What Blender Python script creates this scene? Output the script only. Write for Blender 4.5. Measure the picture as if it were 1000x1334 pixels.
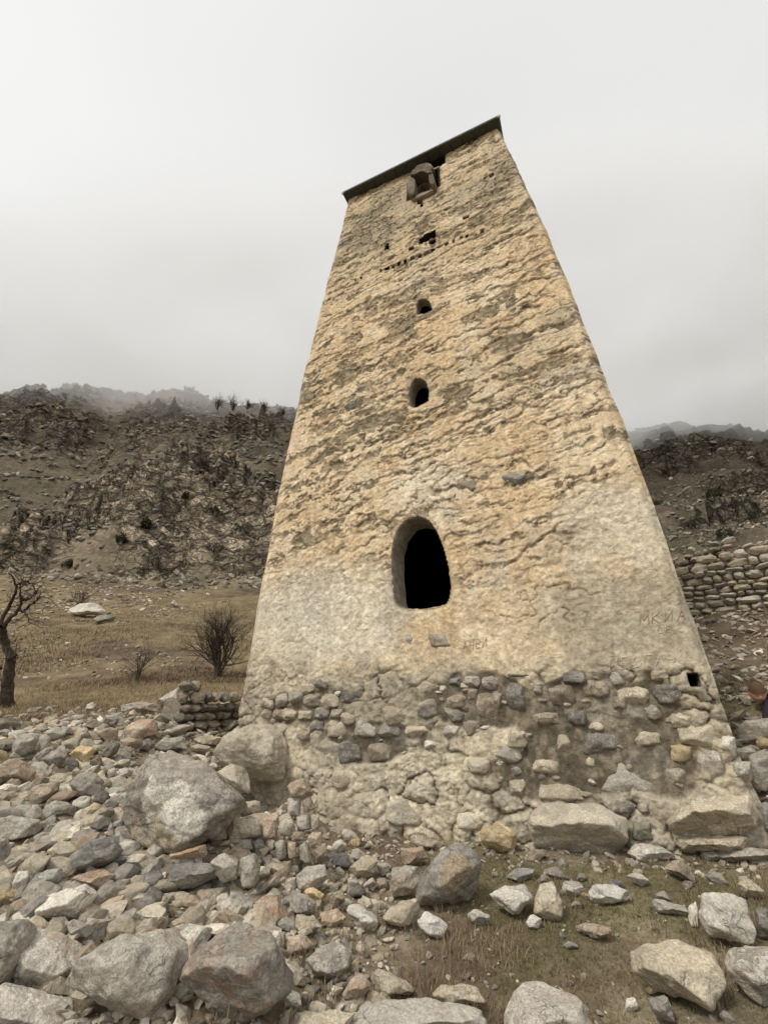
import bpy, math, random
import numpy as np
from mathutils import Matrix, Vector
rnd = random.Random(7)
RS = np.random.RandomState(11)
for _o in list(bpy.data.objects):
    bpy.data.objects.remove(_o)
scene = bpy.context.scene
COL = scene.collection

# ------------------------------------------------------------------ camera
EYE = 1.6
F = 585.0
PITCH, ROLL = 0.41941, 0.00485
_f = np.array([0, math.cos(PITCH), math.sin(PITCH)])
_r0 = np.array([1.0, 0, 0]); _u0 = np.array([0, -math.sin(PITCH), math.cos(PITCH)])
CR = _r0 * math.cos(ROLL) - _u0 * math.sin(ROLL)
CU = _r0 * math.sin(ROLL) + _u0 * math.cos(ROLL)
CF = _f
CAM = np.array([0, 0, EYE])
cd = bpy.data.cameras.new('camera')
cd.sensor_fit = 'VERTICAL'; cd.sensor_height = 24.0
cd.lens = F / 1334.0 * 24.0
cd.clip_start = 0.05; cd.clip_end = 6000
cam = bpy.data.objects.new('camera', cd); COL.objects.link(cam)
cam.matrix_world = Matrix(((CR[0], CU[0], -CF[0], CAM[0]), (CR[1], CU[1], -CF[1], CAM[1]), (CR[2], CU[2], -CF[2], CAM[2]), (0, 0, 0, 1)))
scene.camera = cam

# ------------------------------------------------------------------ world, sun, exposure
SUN_EL, SUN_AZ = 50.0, 226.0      # the sun stands behind cloud, behind the photographer and to the left
world = bpy.data.worlds.new('World'); scene.world = world
world.use_nodes = True
nt = world.node_tree; nt.nodes.clear()
wo = nt.nodes.new('ShaderNodeOutputWorld')
bg1 = nt.nodes.new('ShaderNodeBackground'); bg2 = nt.nodes.new('ShaderNodeBackground')
sky = nt.nodes.new('ShaderNodeTexSky'); sky.sky_type = 'NISHITA'; sky.sun_disc = False
sky.sun_elevation = math.radians(SUN_EL); sky.sun_rotation = math.radians(SUN_AZ)
hs = nt.nodes.new('ShaderNodeHueSaturation'); hs.inputs['Saturation'].default_value = 0.08
nt.links.new(sky.outputs[0], hs.inputs['Color'])
nt.links.new(hs.outputs[0], bg1.inputs['Color']); bg1.inputs['Strength'].default_value = 0.05
tc = nt.nodes.new('ShaderNodeTexCoord')
mp = nt.nodes.new('ShaderNodeMapping'); mp.inputs['Scale'].default_value = (1.0, 1.0, 1.6)
nz = nt.nodes.new('ShaderNodeTexNoise'); nz.inputs['Scale'].default_value = 1.3; nz.inputs['Detail'].default_value = 3; nz.inputs['Roughness'].default_value = 0.45
cr = nt.nodes.new('ShaderNodeValToRGB')
cr.color_ramp.elements[0].position = 0.3; cr.color_ramp.elements[0].color = (0.715, 0.71, 0.695, 1)
cr.color_ramp.elements[1].position = 0.75; cr.color_ramp.elements[1].color = (0.81, 0.807, 0.79, 1)
nt.links.new(tc.outputs['Generated'], mp.inputs[0]); nt.links.new(mp.outputs[0], nz.inputs['Vector'])
nt.links.new(nz.outputs[0], cr.inputs[0]); nt.links.new(cr.outputs[0], bg2.inputs['Color'])
bg2.inputs['Strength'].default_value = 0.63
add = nt.nodes.new('ShaderNodeAddShader')
nt.links.new(bg1.outputs[0], add.inputs[0]); nt.links.new(bg2.outputs[0], add.inputs[1])
nt.links.new(add.outputs[0], wo.inputs['Surface'])
sl = bpy.data.lights.new('sun', 'SUN'); sl.energy = 1.5; sl.angle = math.radians(12); sl.color = (1.0, 0.93, 0.82)
sun = bpy.data.objects.new('sun', sl); COL.objects.link(sun)
_a, _e = math.radians(SUN_AZ), math.radians(SUN_EL)
_d = Vector((math.sin(_a) * math.cos(_e), math.cos(_a) * math.cos(_e), math.sin(_e)))
sun.rotation_euler = _d.to_track_quat('Z', 'Y').to_euler()
vs = scene.view_settings
scene.display_settings.display_device = 'sRGB'
vs.view_transform = 'Standard'; vs.look = 'None'; vs.exposure = 0.5; vs.gamma = 1.0; vs.use_curve_mapping = False
cy = scene.cycles
cy.max_bounces = 6; cy.diffuse_bounces = 3; cy.glossy_bounces = 2; cy.volume_bounces = 4; cy.transparent_max_bounces = 8
cy.use_denoising = True; cy.volume_step_rate = 1.0; cy.volume_max_steps = 96

# ------------------------------------------------------------------ noise
def _h(ix, iy, iz, seed):
    h = (ix.astype(np.int64) * 374761393 + iy.astype(np.int64) * 668265263 + iz.astype(np.int64) * 2147483647 + seed * 974634777) & 0xffffffff
    h = ((h ^ (h >> 13)) * 1274126177) & 0xffffffff
    h = ((h ^ (h >> 16)) * 2246822519) & 0xffffffff
    return ((h ^ (h >> 15)) & 0xffffff) / float(0xffffff)
def vnoise(x, y, z=None, seed=0):
    """value noise, -1..1"""
    x = np.asarray(x, float); y = np.asarray(y, float)
    xi = np.floor(x); yi = np.floor(y); fx = x - xi; fy = y - yi
    fx = fx * fx * fx * (fx * (fx * 6 - 15) + 10); fy = fy * fy * fy * (fy * (fy * 6 - 15) + 10)
    if z is None:
        zi = np.zeros_like(xi)
        a = _h(xi, yi, zi, seed); b = _h(xi + 1, yi, zi, seed); c = _h(xi, yi + 1, zi, seed); d = _h(xi + 1, yi + 1, zi, seed)
        return ((a + (b - a) * fx) * (1 - fy) + (c + (d - c) * fx) * fy) * 2 - 1
    z = np.asarray(z, float); zi = np.floor(z); fz = z - zi; fz = fz * fz * (3 - 2 * fz)
    o = []
    for k in (0, 1):
        a = _h(xi, yi, zi + k, seed); b = _h(xi + 1, yi, zi + k, seed); c = _h(xi, yi + 1, zi + k, seed); d = _h(xi + 1, yi + 1, zi + k, seed)
        o.append((a + (b - a) * fx) * (1 - fy) + (c + (d - c) * fx) * fy)
    return (o[0] + (o[1] - o[0]) * fz) * 2 - 1
def fbm(x, y, z=None, octv=4, seed=0, gain=0.5, lac=2.03):
    s = 0; a = 1; t = 0; k = 1.0
    for i in range(octv):
        s = s + a * vnoise(x * k + 17.3 * i, y * k - 9.1 * i, None if z is None else z * k + 5.7 * i, seed + i)
        t += a; a *= gain; k *= lac
    return s / t * 1.4
def ridged(x, y, octv=4, seed=0, gain=0.5):
    s = 0; a = 1; t = 0; k = 1.0
    for i in range(octv):
        s = s + a * (1 - 2 * np.abs(vnoise(x * k + 31 * i, y * k + 7 * i, None, seed + i)))
        t += a; a *= gain; k *= 2.1
    return s / t
def worley(x, y, seed=0, jit=0.85):
    """F1, F2, id of nearest cell"""
    xi = np.floor(x); yi = np.floor(y)
    f1 = np.full(x.shape, 9.0); f2 = np.full(x.shape, 9.0); idn = np.zeros(x.shape)
    z0 = np.zeros_like(xi)
    for dx in (-1, 0, 1):
        for dy in (-1, 0, 1):
            cx, cyy = xi + dx, yi + dy
            px = cx + 0.5 + (_h(cx, cyy, z0, seed) - 0.5) * jit; py = cyy + 0.5 + (_h(cx, cyy, z0 + 1, seed) - 0.5) * jit
            d = np.hypot(px - x, py - y)
            m = d < f1
            f2 = np.where(m, f1, np.minimum(f2, d))
            idn = np.where(m, _h(cx, cyy, z0 + 2, seed), idn)
            f1 = np.where(m, d, f1)
    return f1, f2, idn
def sstep(a, b, x):
    t = np.clip((x - a) / (b - a), 0, 1); return t * t * (3 - 2 * t)
def mix(a, b, t):
    return a + (b - a) * t

# ------------------------------------------------------------------ object helpers
def mesh_np(name, v, f, mats=(), smooth=True, cols=None, mi=None, sharp=0):
    """v (n,3), f (m,3|4) or list of such arrays"""
    me = bpy.data.meshes.new(name)
    fs = f if isinstance(f, (list, tuple)) else [f]
    fs = [np.asarray(q, dtype=np.int64) for q in fs if len(q)]
    v = np.asarray(v, dtype=np.float32)
    loops = np.concatenate([q.ravel() for q in fs])
    cnt = np.concatenate([np.full(len(q), q.shape[1], dtype=np.int32) for q in fs])
    st = np.concatenate(([0], np.cumsum(cnt)[:-1])).astype(np.int32)
    me.vertices.add(len(v)); me.vertices.foreach_set('co', v.ravel())
    me.loops.add(len(loops)); me.loops.foreach_set('vertex_index', loops.astype(np.int32))
    me.polygons.add(len(cnt)); me.polygons.foreach_set('loop_start', st); me.polygons.foreach_set('loop_total', cnt)
    if mi is not None: me.polygons.foreach_set('material_index', np.asarray(mi, dtype=np.int32))
    me.polygons.foreach_set('use_smooth', np.full(len(cnt), bool(smooth)))
    me.update(calc_edges=True)
    if cols is not None:
        a = me.color_attributes.new('Col', 'FLOAT_COLOR', 'POINT')
        c = np.ones((len(v), 4), dtype=np.float32); c[:, :cols.shape[1]] = cols
        a.data.foreach_set('color', c.ravel())
    for m in mats: me.materials.append(m)
    if sharp: me.set_sharp_from_angle(angle=math.radians(sharp))
    return me
def obj(name, me, loc=(0, 0, 0), parent=None, label=None, cat=None, group=None, kind=None):
    o = bpy.data.objects.new(name, me); COL.objects.link(o); o.location = loc
    if parent is not None: o.parent = parent
    if label: o['label'] = label
    if cat: o['category'] = cat
    if group: o['group'] = group
    if kind: o['kind'] = kind
    return o
class MB:
    def __init__(s): s.v = []; s.f = []; s.n = 0
    def add(s, v, f):
        s.v.append(np.asarray(v, float)); s.f.append(np.asarray(f) + s.n); s.n += len(v)
    def tube(s, pts, rad, sides=6):
        pts = np.asarray(pts, float); n = len(pts)
        t = np.gradient(pts, axis=0); t /= np.linalg.norm(t, axis=1)[:, None] + 1e-9
        ref = np.array([0.31, 0.2, 0.93]) if abs(t[0][2]) < .8 else np.array([1.0, .1, 0])
        a = np.cross(t, ref); a /= np.linalg.norm(a, axis=1)[:, None] + 1e-9; b = np.cross(t, a)
        an = np.arange(sides) * 2 * np.pi / sides
        rad = np.broadcast_to(rad, (n,))
        ring = pts[:, None, :] + rad[:, None, None] * (np.cos(an)[None, :, None] * a[:, None, :] + np.sin(an)[None, :, None] * b[:, None, :])
        v = ring.reshape(-1, 3)
        i = np.arange(n - 1)[:, None] * sides; j = np.arange(sides)[None, :]; k = (j + 1) % sides
        f = np.stack([i + j, i + k, i + sides + k, i + sides + j], -1).reshape(-1, 4)
        s.add(v, f)
    def box(s, c, h, rot=None):
        q = np.array([[x, y, z] for x in (-1, 1) for y in (-1, 1) for z in (-1, 1)], float) * np.asarray(h)
        if rot is not None: q = q @ np.asarray(rot).T
        s.add(q + np.asarray(c), [[0, 1, 3, 2], [4, 6, 7, 5], [0, 4, 5, 1], [2, 3, 7, 6], [0, 2, 6, 4], [1, 5, 7, 3]])
    def mesh(s, name, mats, smooth=True, off=(0, 0, 0)):
        return mesh_np(name, np.concatenate(s.v) - np.asarray(off), np.concatenate(s.f), mats, smooth)
def ray(px, py):
    d = CR * ((px - 500) / F) + CU * ((667 - py) / F) + CF
    return d
def proj(P):
    q = np.asarray(P) - CAM; d = q @ CF
    return np.stack([500 + F * (q @ CR) / d, 667 - F * (q @ CU) / d], -1)

# ------------------------------------------------------------------ materials
def new_mat(name, rough=0.92, spec=0.2):
    m = bpy.data.materials.new(name); m.use_nodes = True
    b = m.node_tree.nodes['Principled BSDF']
    b.inputs['Roughness'].default_value = rough; b.inputs['Specular IOR Level'].default_value = spec
    return m, m.node_tree, b
def N(nt, kind, **kw):
    n = nt.nodes.new(kind)
    for k, v in kw.items():
        if k.startswith('_'): setattr(n, k[1:], v)
        else: n.inputs[k].default_value = v
    return n
def mixc(nt, fac, a, b, mode='MIX'):
    n = nt.nodes.new('ShaderNodeMix'); n.data_type = 'RGBA'; n.blend_type = mode
    for sock, val in ((n.inputs['Factor'], fac), (n.inputs['A'], a), (n.inputs['B'], b)):
        if isinstance(val, (int, float)): sock.default_value = val
        elif isinstance(val, tuple): sock.default_value = (*val, 1) if sock.name != 'Factor' else val
        else: nt.links.new(val, sock)
    return n.outputs['Result']
def ramp(nt, src, stops):
    n = nt.nodes.new('ShaderNodeValToRGB'); e = n.color_ramp.elements
    while len(e) < len(stops): e.new(0.5)
    for i, (p, c) in enumerate(stops):
        e[i].position = p; e[i].color = (c, c, c, 1) if isinstance(c, (int, float)) else (*c, 1)
    nt.links.new(src, n.inputs[0]); return n.outputs[0]
def rock_mat(name, c1, c2, c3, patch=None, lichen=0.0, scale=1.0, vein=0.0, band=0.0, rust=0.0, bumpd=0.02):
    m, t, b = new_mat(name)
    co = N(t, 'ShaderNodeTexCoord'); oi = N(t, 'ShaderNodeObjectInfo')
    mu = N(t, 'ShaderNodeMath', _operation='MULTIPLY'); mu.inputs[1].default_value = 37.0; t.links.new(oi.outputs['Random'], mu.inputs[0])
    va = N(t, 'ShaderNodeVectorMath', _operation='ADD'); t.links.new(co.outputs['Object'], va.inputs[0]); t.links.new(mu.outputs[0], va.inputs[1])
    vec = va.outputs[0]
    def noise(sc, det=5, ro=0.6, dist=0.0, v=vec):
        n = N(t, 'ShaderNodeTexNoise'); n.inputs['Scale'].default_value = sc * scale; n.inputs['Detail'].default_value = det
        n.inputs['Roughness'].default_value = ro; n.inputs['Distortion'].default_value = dist; t.links.new(v, n.inputs['Vector']); return n.outputs[0]
    n1 = noise(2.6, 6, 0.65, 0.4); n2 = noise(13, 6, 0.7); n3 = noise(60, 4, 0.7)
    c = mixc(t, ramp(t, n1, [(0.36, 0.0), (0.62, 1.0)]), c1, c2)
    c = mixc(t, ramp(t, n2, [(0.45, 0.0), (0.7, 0.8)]), c, c3)
    if band:
        mp = N(t, 'ShaderNodeMapping'); mp.inputs['Scale'].default_value = (1.2, 1.2, 9); mp.inputs['Rotation'].default_value = (0.7, 0.4, 0.2); t.links.new(vec, mp.inputs[0])
        nb = noise(2.2, 5, 0.65, 0.8, mp.outputs[0])
        c = mixc(t, ramp(t, nb, [(0.42, 0.0), (0.6, band)]), c, tuple(x * 0.55 for x in c1))
    if vein:
        nv = noise(3.2, 3, 0.5, 1.6)
        c = mixc(t, ramp(t, nv, [(0.475, 0.0), (0.5, vein), (0.525, 0.0)]), c, (0.55, 0.5, 0.43))
    wc = N(t, 'ShaderNodeTexNoise', Scale=2.2 * scale, Detail=4, Roughness=.6); t.links.new(vec, wc.inputs['Vector'])
    wa = N(t, 'ShaderNodeVectorMath', _operation='MULTIPLY_ADD'); t.links.new(wc.outputs['Color'], wa.inputs[0]); wa.inputs[1].default_value = (.55, .55, .55); t.links.new(vec, wa.inputs[2])
    mc = N(t, 'ShaderNodeMapping'); mc.inputs['Scale'].default_value = (1.0, 1.0, 2.2); mc.inputs['Rotation'].default_value = (.5, .9, .3); t.links.new(wa.outputs[0], mc.inputs[0])
    vc = N(t, 'ShaderNodeTexVoronoi', Scale=3.2 * scale, _feature='DISTANCE_TO_EDGE'); t.links.new(mc.outputs[0], vc.inputs['Vector'])
    vf = N(t, 'ShaderNodeTexVoronoi', Scale=3.2 * scale, _feature='F1'); t.links.new(mc.outputs[0], vf.inputs['Vector'])
    crk = ramp(t, vc.outputs['Distance'], [(0.0, 0.0), (0.022, 1.0)])
    c = mixc(t, 1.0, c, ramp(t, vf.outputs['Color'], [(.2, .80), (.5, 1.0), (.8, 1.18)]), 'MULTIPLY')
    ckm = ramp(t, noise(1.8, 3, .5), [(.48, 0.0), (.6, .8)])
    c = mixc(t, ckm, c, mixc(t, crk, tuple(x * .4 for x in c1), c))
    if rust:
        nr = noise(4.0, 4, 0.6, 0.5)
        c = mixc(t, ramp(t, nr, [(0.55, 0.0), (0.68, rust)]), c, (0.30, 0.145, 0.06))
    if lichen:
        nl = noise(6.5, 6, 0.75, 0.3)
        c = mixc(t, ramp(t, nl, [(0.50, 0.0), (0.60, lichen)]), c, (0.56, 0.53, 0.46))
    for pc, pr, pcol in (patch or ()):      # a crust of lichen or lime with a place of its own on the stone
        ds = N(t, 'ShaderNodeVectorMath', _operation='DISTANCE'); t.links.new(co.outputs['Object'], ds.inputs[0]); ds.inputs[1].default_value = pc
        md = N(t, 'ShaderNodeMath', _operation='MULTIPLY_ADD'); t.links.new(n1, md.inputs[0]); md.inputs[1].default_value = -pr * 1.6; t.links.new(ds.outputs['Value'], md.inputs[2])
        rg = N(t, 'ShaderNodeMapRange'); t.links.new(md.outputs[0], rg.inputs['Value']); rg.inputs['From Min'].default_value = pr * .2; rg.inputs['From Max'].default_value = pr * .32; rg.inputs['To Min'].default_value = .85; rg.inputs['To Max'].default_value = 0
        c = mixc(t, rg.outputs[0], c, pcol)
    c = mixc(t, ramp(t, n3, [(0.35, 0.7), (0.6, 0.0)]), c, tuple(x * 0.35 for x in c2))
    hv = N(t, 'ShaderNodeHueSaturation'); t.links.new(c, hv.inputs['Color'])
    mr = N(t, 'ShaderNodeMapRange'); mr.inputs['To Min'].default_value = 1.02; mr.inputs['To Max'].default_value = 1.42; t.links.new(oi.outputs['Random'], mr.inputs['Value'])
    t.links.new(mr.outputs[0], hv.inputs['Value'])
    t.links.new(hv.outputs[0], b.inputs['Base Color'])
    ad = N(t, 'ShaderNodeMath', _operation='MULTIPLY_ADD'); t.links.new(n3, ad.inputs[0]); ad.inputs[1].default_value = 0.35; t.links.new(n2, ad.inputs[2])
    b0 = N(t, 'ShaderNodeBump', Strength=.5, Distance=.03); t.links.new(mixc(t, ckm, (1, 1, 1), crk), b0.inputs['Height'])
    b01 = N(t, 'ShaderNodeBump', Strength=.35, Distance=.05); t.links.new(vf.outputs['Color'], b01.inputs['Height']); t.links.new(b0.outputs[0], b01.inputs['Normal'])
    bp = N(t, 'ShaderNodeBump', Strength=0.9, Distance=bumpd); t.links.new(ad.outputs[0], bp.inputs['Height']); t.links.new(b01.outputs[0], bp.inputs['Normal'])
    t.links.new(bp.outputs[0], b.inputs['Normal'])
    return m
RM = {
 'grey':   rock_mat('grey_stone', (.285, .262, .222), (.39, .355, .295), (.45, .415, .35), lichen=.35, rust=.3, band=.4),
 'dark':   rock_mat('dark_grey_stone', (.155, .143, .125), (.22, .20, .17), (.30, .275, .235), lichen=.3, band=.5),
 'light':  rock_mat('pale_stone', (.46, .425, .365), (.57, .53, .455), (.38, .35, .295), lichen=.5, rust=.25),
 'white':  rock_mat('white_quartz_stone', (.60, .575, .52), (.66, .63, .56), (.40, .37, .33), lichen=.4, rust=.2, band=.3),
 'tan':    rock_mat('tan_stone', (.38, .33, .25), (.48, .42, .315), (.31, .27, .20), lichen=.35, rust=.25),
 'ochre':  rock_mat('ochre_stone', (.50, .39, .22), (.58, .47, .29), (.38, .30, .19), rust=.3),
 'rust':   rock_mat('rust_brown_stone', (.31, .225, .16), (.42, .325, .24), (.40, .345, .27), lichen=.4, rust=.4),
 'brown':  rock_mat('brown_stone', (.23, .19, .14), (.31, .26, .195), (.36, .32, .25), lichen=.3, rust=.2),
 'blue':   rock_mat('slate_grey_stone', (.265, .256, .235), (.36, .345, .31), (.43, .40, .35), band=.7, lichen=.25, rust=.15),
 'granite': rock_mat('speckled_granite', (.32, .295, .25), (.43, .39, .33), (.51, .475, .405), lichen=.65, rust=.3, scale=1.5),
 'vein':   rock_mat('veined_grey_stone', (.265, .243, .208), (.37, .335, .28), (.43, .39, .325), vein=.35, rust=.5, band=.4, lichen=.25),
 'lime':   rock_mat('lime_crusted_stone', (.56, .49, .37), (.68, .61, .48), (.44, .38, .28), lichen=.7, scale=1.6, bumpd=.04),
 'big':    rock_mat('grey_stone_with_white_lichen', (.22, .20, .175), (.31, .28, .24), (.37, .335, .285), patch=[((.02, -.50, -.12), .34, (.60, .57, .49)), ((-.1, -.35, -.52), .42, (.40, .34, .24))], vein=.3, rust=.2, band=.5, lichen=.2),
 'stain':  rock_mat('grey_stone_with_orange_stain', (.20, .185, .16), (.29, .265, .225), (.35, .32, .27), patch=[((.06, -.28, .06), .17, (.34, .26, .165))], vein=.2, rust=.3, band=.5, lichen=.2),
 'hood':   rock_mat('dark_brown_stone', (.10, .08, .055), (.17, .135, .09), (.22, .18, .125), lichen=.1),  # dark brown stone of the hood slabs
 'green':  rock_mat('dark_green_stone', (.155, .15, .115), (.21, .20, .15), (.26, .245, .19), lichen=.2),
}

# ------------------------------------------------------------------ terrain height
PROF = {  # azimuth (deg, 0 = ahead, + right): (distance, height relative to the eye)
 -75: [(0, -1.7), (4, -1.55), (8, -.9), (14, -.2), (40, 4), (80, 16), (170, 85), (260, 110), (600, 150), (3000, 160)],
 -50: [(0, -1.7), (3.3, -1.45), (5, -1.15), (7, -.75), (9, -.38), (12.5, -.05), (20, .9), (35, 4.0), (72, 16.5), (120, 50), (182, 97), (230, 102), (600, 70), (3000, 60)],
 -38: [(0, -1.7), (3.2, -1.42), (4.5, -1.12), (6.5, -.68), (9, -.25), (12, 0.0), (15, .22), (24, 2.2), (40, 6.6), (68, 15.8), (74, 21), (88, 27), (115, 56), (165, 108.5), (185, 111), (600, 80), (3000, 60)],
 -28: [(0, -1.7), (3.2, -1.42), (4.5, -1.10), (6.5, -.62), (9, -.2), (11, .02), (15, .5), (24, 3.0), (40, 7.6), (62, 16.8), (66, 20), (73, 31), (84, 34), (110, 62), (150, 109.0), (170, 111), (600, 80), (3000, 60)],
 -16: [(0, -1.7), (3.2, -1.45), (5, -1.22), (6.7, -1.16), (8.5, -.6), (10, -.1), (14, .55), (20, 1.5), (32, 5.6), (60, 16.4), (63, 19.5), (69, 29), (80, 32), (104, 62), (142, 104.5), (165, 106), (600, 80), (3000, 60)],
 0:   [(0, -1.75), (3.4, -1.57), (4.5, -1.42), (6, -1.34), (9, -1.0), (14, -.2), (20, 1.5), (60, 16.0), (140, 85), (180, 92), (600, 80), (3000, 60)],
 20:  [(0, -1.75), (3.4, -1.58), (4.4, -1.40), (5.4, -1.28), (7, -1.1), (9, -.6), (13, 1.6), (20, 4), (60, 14), (140, 58), (255, 128), (300, 132), (600, 80), (3000, 60)],
 33:  [(0, -1.75), (3.2, -1.52), (4.2, -1.34), (5.2, -1.24), (5.9, -1.18), (6.7, -.55), (7.5, 0.0), (10, 1.0), (13, 2.05), (14, 3.1), (22, 4.4), (60, 12), (130, 50), (245, 138.5), (280, 140), (600, 80), (3000, 60)],
 38:  [(0, -1.75), (3.2, -1.48), (4.2, -1.28), (5.2, -1.10), (5.8, -.98), (6.6, -.45), (7.5, 0.05), (10, 1.0), (13, 2.1), (14, 3.2), (22, 4.6), (60, 12.5), (130, 50), (250, 137.5), (280, 139), (600, 80), (3000, 60)],
 46:  [(0, -1.75), (3.2, -1.42), (4.2, -1.18), (5.2, -.85), (6.2, -.4), (7.5, 0.1), (10, 1.05), (13, 2.1), (14, 3.3), (22, 4.8), (60, 12.5), (130, 46), (255, 116), (300, 118), (600, 80), (3000, 60)],
 75:  [(0, -1.7), (4, -1.4), (7, -.2), (14, 2.6), (40, 8), (80, 20), (170, 70), (260, 100), (600, 110), (3000, 130)],
 180: [(0, -1.75), (4, -2.1), (20, -5), (100, -22), (600, -40), (3000, -40)],
}
_az = sorted(PROF); _azk = [-180] + _az; _tab = [PROF[180]] + [PROF[a] for a in _az]
def prof_z(az, r):
    out = np.zeros(np.broadcast(az, r).shape); az = np.broadcast_to(az, out.shape); r = np.broadcast_to(r, out.shape)
    vals = [np.interp(r, [p[0] for p in t], [p[1] for p in t]) for t in _tab]
    for i in range(len(_azk) - 1):
        a, b = _azk[i], _azk[i + 1]
        m = (az >= a) & (az <= b)
        if not m.any(): continue
        t = ((az - a) / (b - a))[m]; t = t * t * (3 - 2 * t) * 0.5 + t * 0.5
        out[m] = vals[i][m] * (1 - t) + vals[i + 1][m] * t
    return out + EYE
def terr(x, y, detail=True):
    x = np.asarray(x, float); y = np.asarray(y, float)
    r = np.hypot(x, y); az = np.degrees(np.arctan2(x, y))
    rw_ = r + (7 * fbm(r * np.sin(np.radians(az)) * .045, r * np.cos(np.radians(az)) * .045, octv=3, seed=15, gain=.5)) * sstep(40, 60, r) * (1 - sstep(95, 125, r))
    z = prof_z(az, rw_)
    z = z + .035 * fbm(x * 1.1, y * 1.1, octv=3, seed=3) * sstep(1, 3, r)
    z = z + .26 * np.exp(-(((x + 1.5) / .75) ** 2 + ((y - 5.15) / .7) ** 2)) + .07 * fbm(x * 1.3, y * 1.3, octv=2, seed=19) * sstep(-8, -14, az) * sstep(3, 5, r) * (1 - sstep(10, 13, r))
    if detail: z = z + terr_detail(x, y, r, az, z)
    return z
def outcrop(x, y):
    return sstep(-.14, .16, fbm(x * .030, y * .045, octv=4, seed=91, gain=.6))
def terr_detail(x, y, r, az, z):
    near = 1 - sstep(25, 60, r)
    d = .018 * fbm(x * 7, y * 7, octv=4, seed=21) * near
    d += .25 * fbm(x * .22, y * .22, octv=4, seed=5) * sstep(14, 30, r)
    hill = sstep(56, 72, r)
    xr, yr = x + 5 * fbm(x * .04, y * .04, octv=3, seed=41), y + 5 * fbm(x * .04, y * .04, octv=3, seed=42)
    d += hill * 4.5 * ridged(xr * .024, yr * .024, 4, seed=51, gain=.55)
    oc = outcrop(x, y) * (1 - .75 * sstep(84, 108, z) * (1 - sstep(0, 20, az)) - .75 * sstep(110, 134, z) * sstep(0, 20, az))
    d += hill * (1.0 + 2.2 * oc) * ridged(xr * .085, yr * .085, 4, seed=61, gain=.6)
    d += hill * (.35 + 1.0 * oc) * ridged(xr * .30 + 9, yr * .30, 3, seed=65, gain=.6)
    d -= hill * 2.0
    zz = z + d
    # ledges: benches and short cliffs
    for per, am, fq, sd in ((11.0, .85, .02, 81), (4.3, .8, .05, 82), (1.9, .7, .09, 84)):
        q = zz / per + .8 * fbm(x * fq, y * fq, octv=3, seed=sd); fr = q - np.floor(q)
        d += (sstep(.30, .55, fr) - fr) * per * am * hill * (.25 + .75 * oc)
    # blocks split by joints
    for sc_, am, sd in ((.13, 2.6, 85), (.38, 1.0, 86)):
        fl, fm, fi = worley(xr * sc_ + .4 * fbm(x * .2, y * .2, octv=2, seed=95), yr * sc_ * .6 + zz * sc_ * .5, seed=sd)
        d += hill * (.15 + .85 * oc) * am * ((fi - .5) * sstep(.0, .10, fm - fl) - .5 * (1 - sstep(0, .14, fm - fl)))
    # the meadow under the cliffs: small outcrops
    mead = sstep(20, 30, r) * (1 - sstep(58, 75, r))
    om = sstep(.25, .6, fbm(x * .09, y * .09, octv=3, seed=87))
    d += mead * om * .8 * np.abs(fbm(x * .5, y * .5, octv=3, seed=88))
    # a low gully-broken crag above the meadow (left)
    return d
def hit(px, py, tmax=120.0):
    d = ray(px, py); n = np.linalg.norm(d); t = np.concatenate([np.arange(1.5, 16, .03), np.arange(16, tmax, .25)]) / n
    P = CAM + d * t[:, None]
    g = terr(P[:, 0], P[:, 1])
    below = np.nonzero(P[:, 2] < g)[0]
    if len(below) == 0: i = len(t) - 1
    else: i = below[0]
    return P[i], t[i]      # t = depth along the axis

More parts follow.
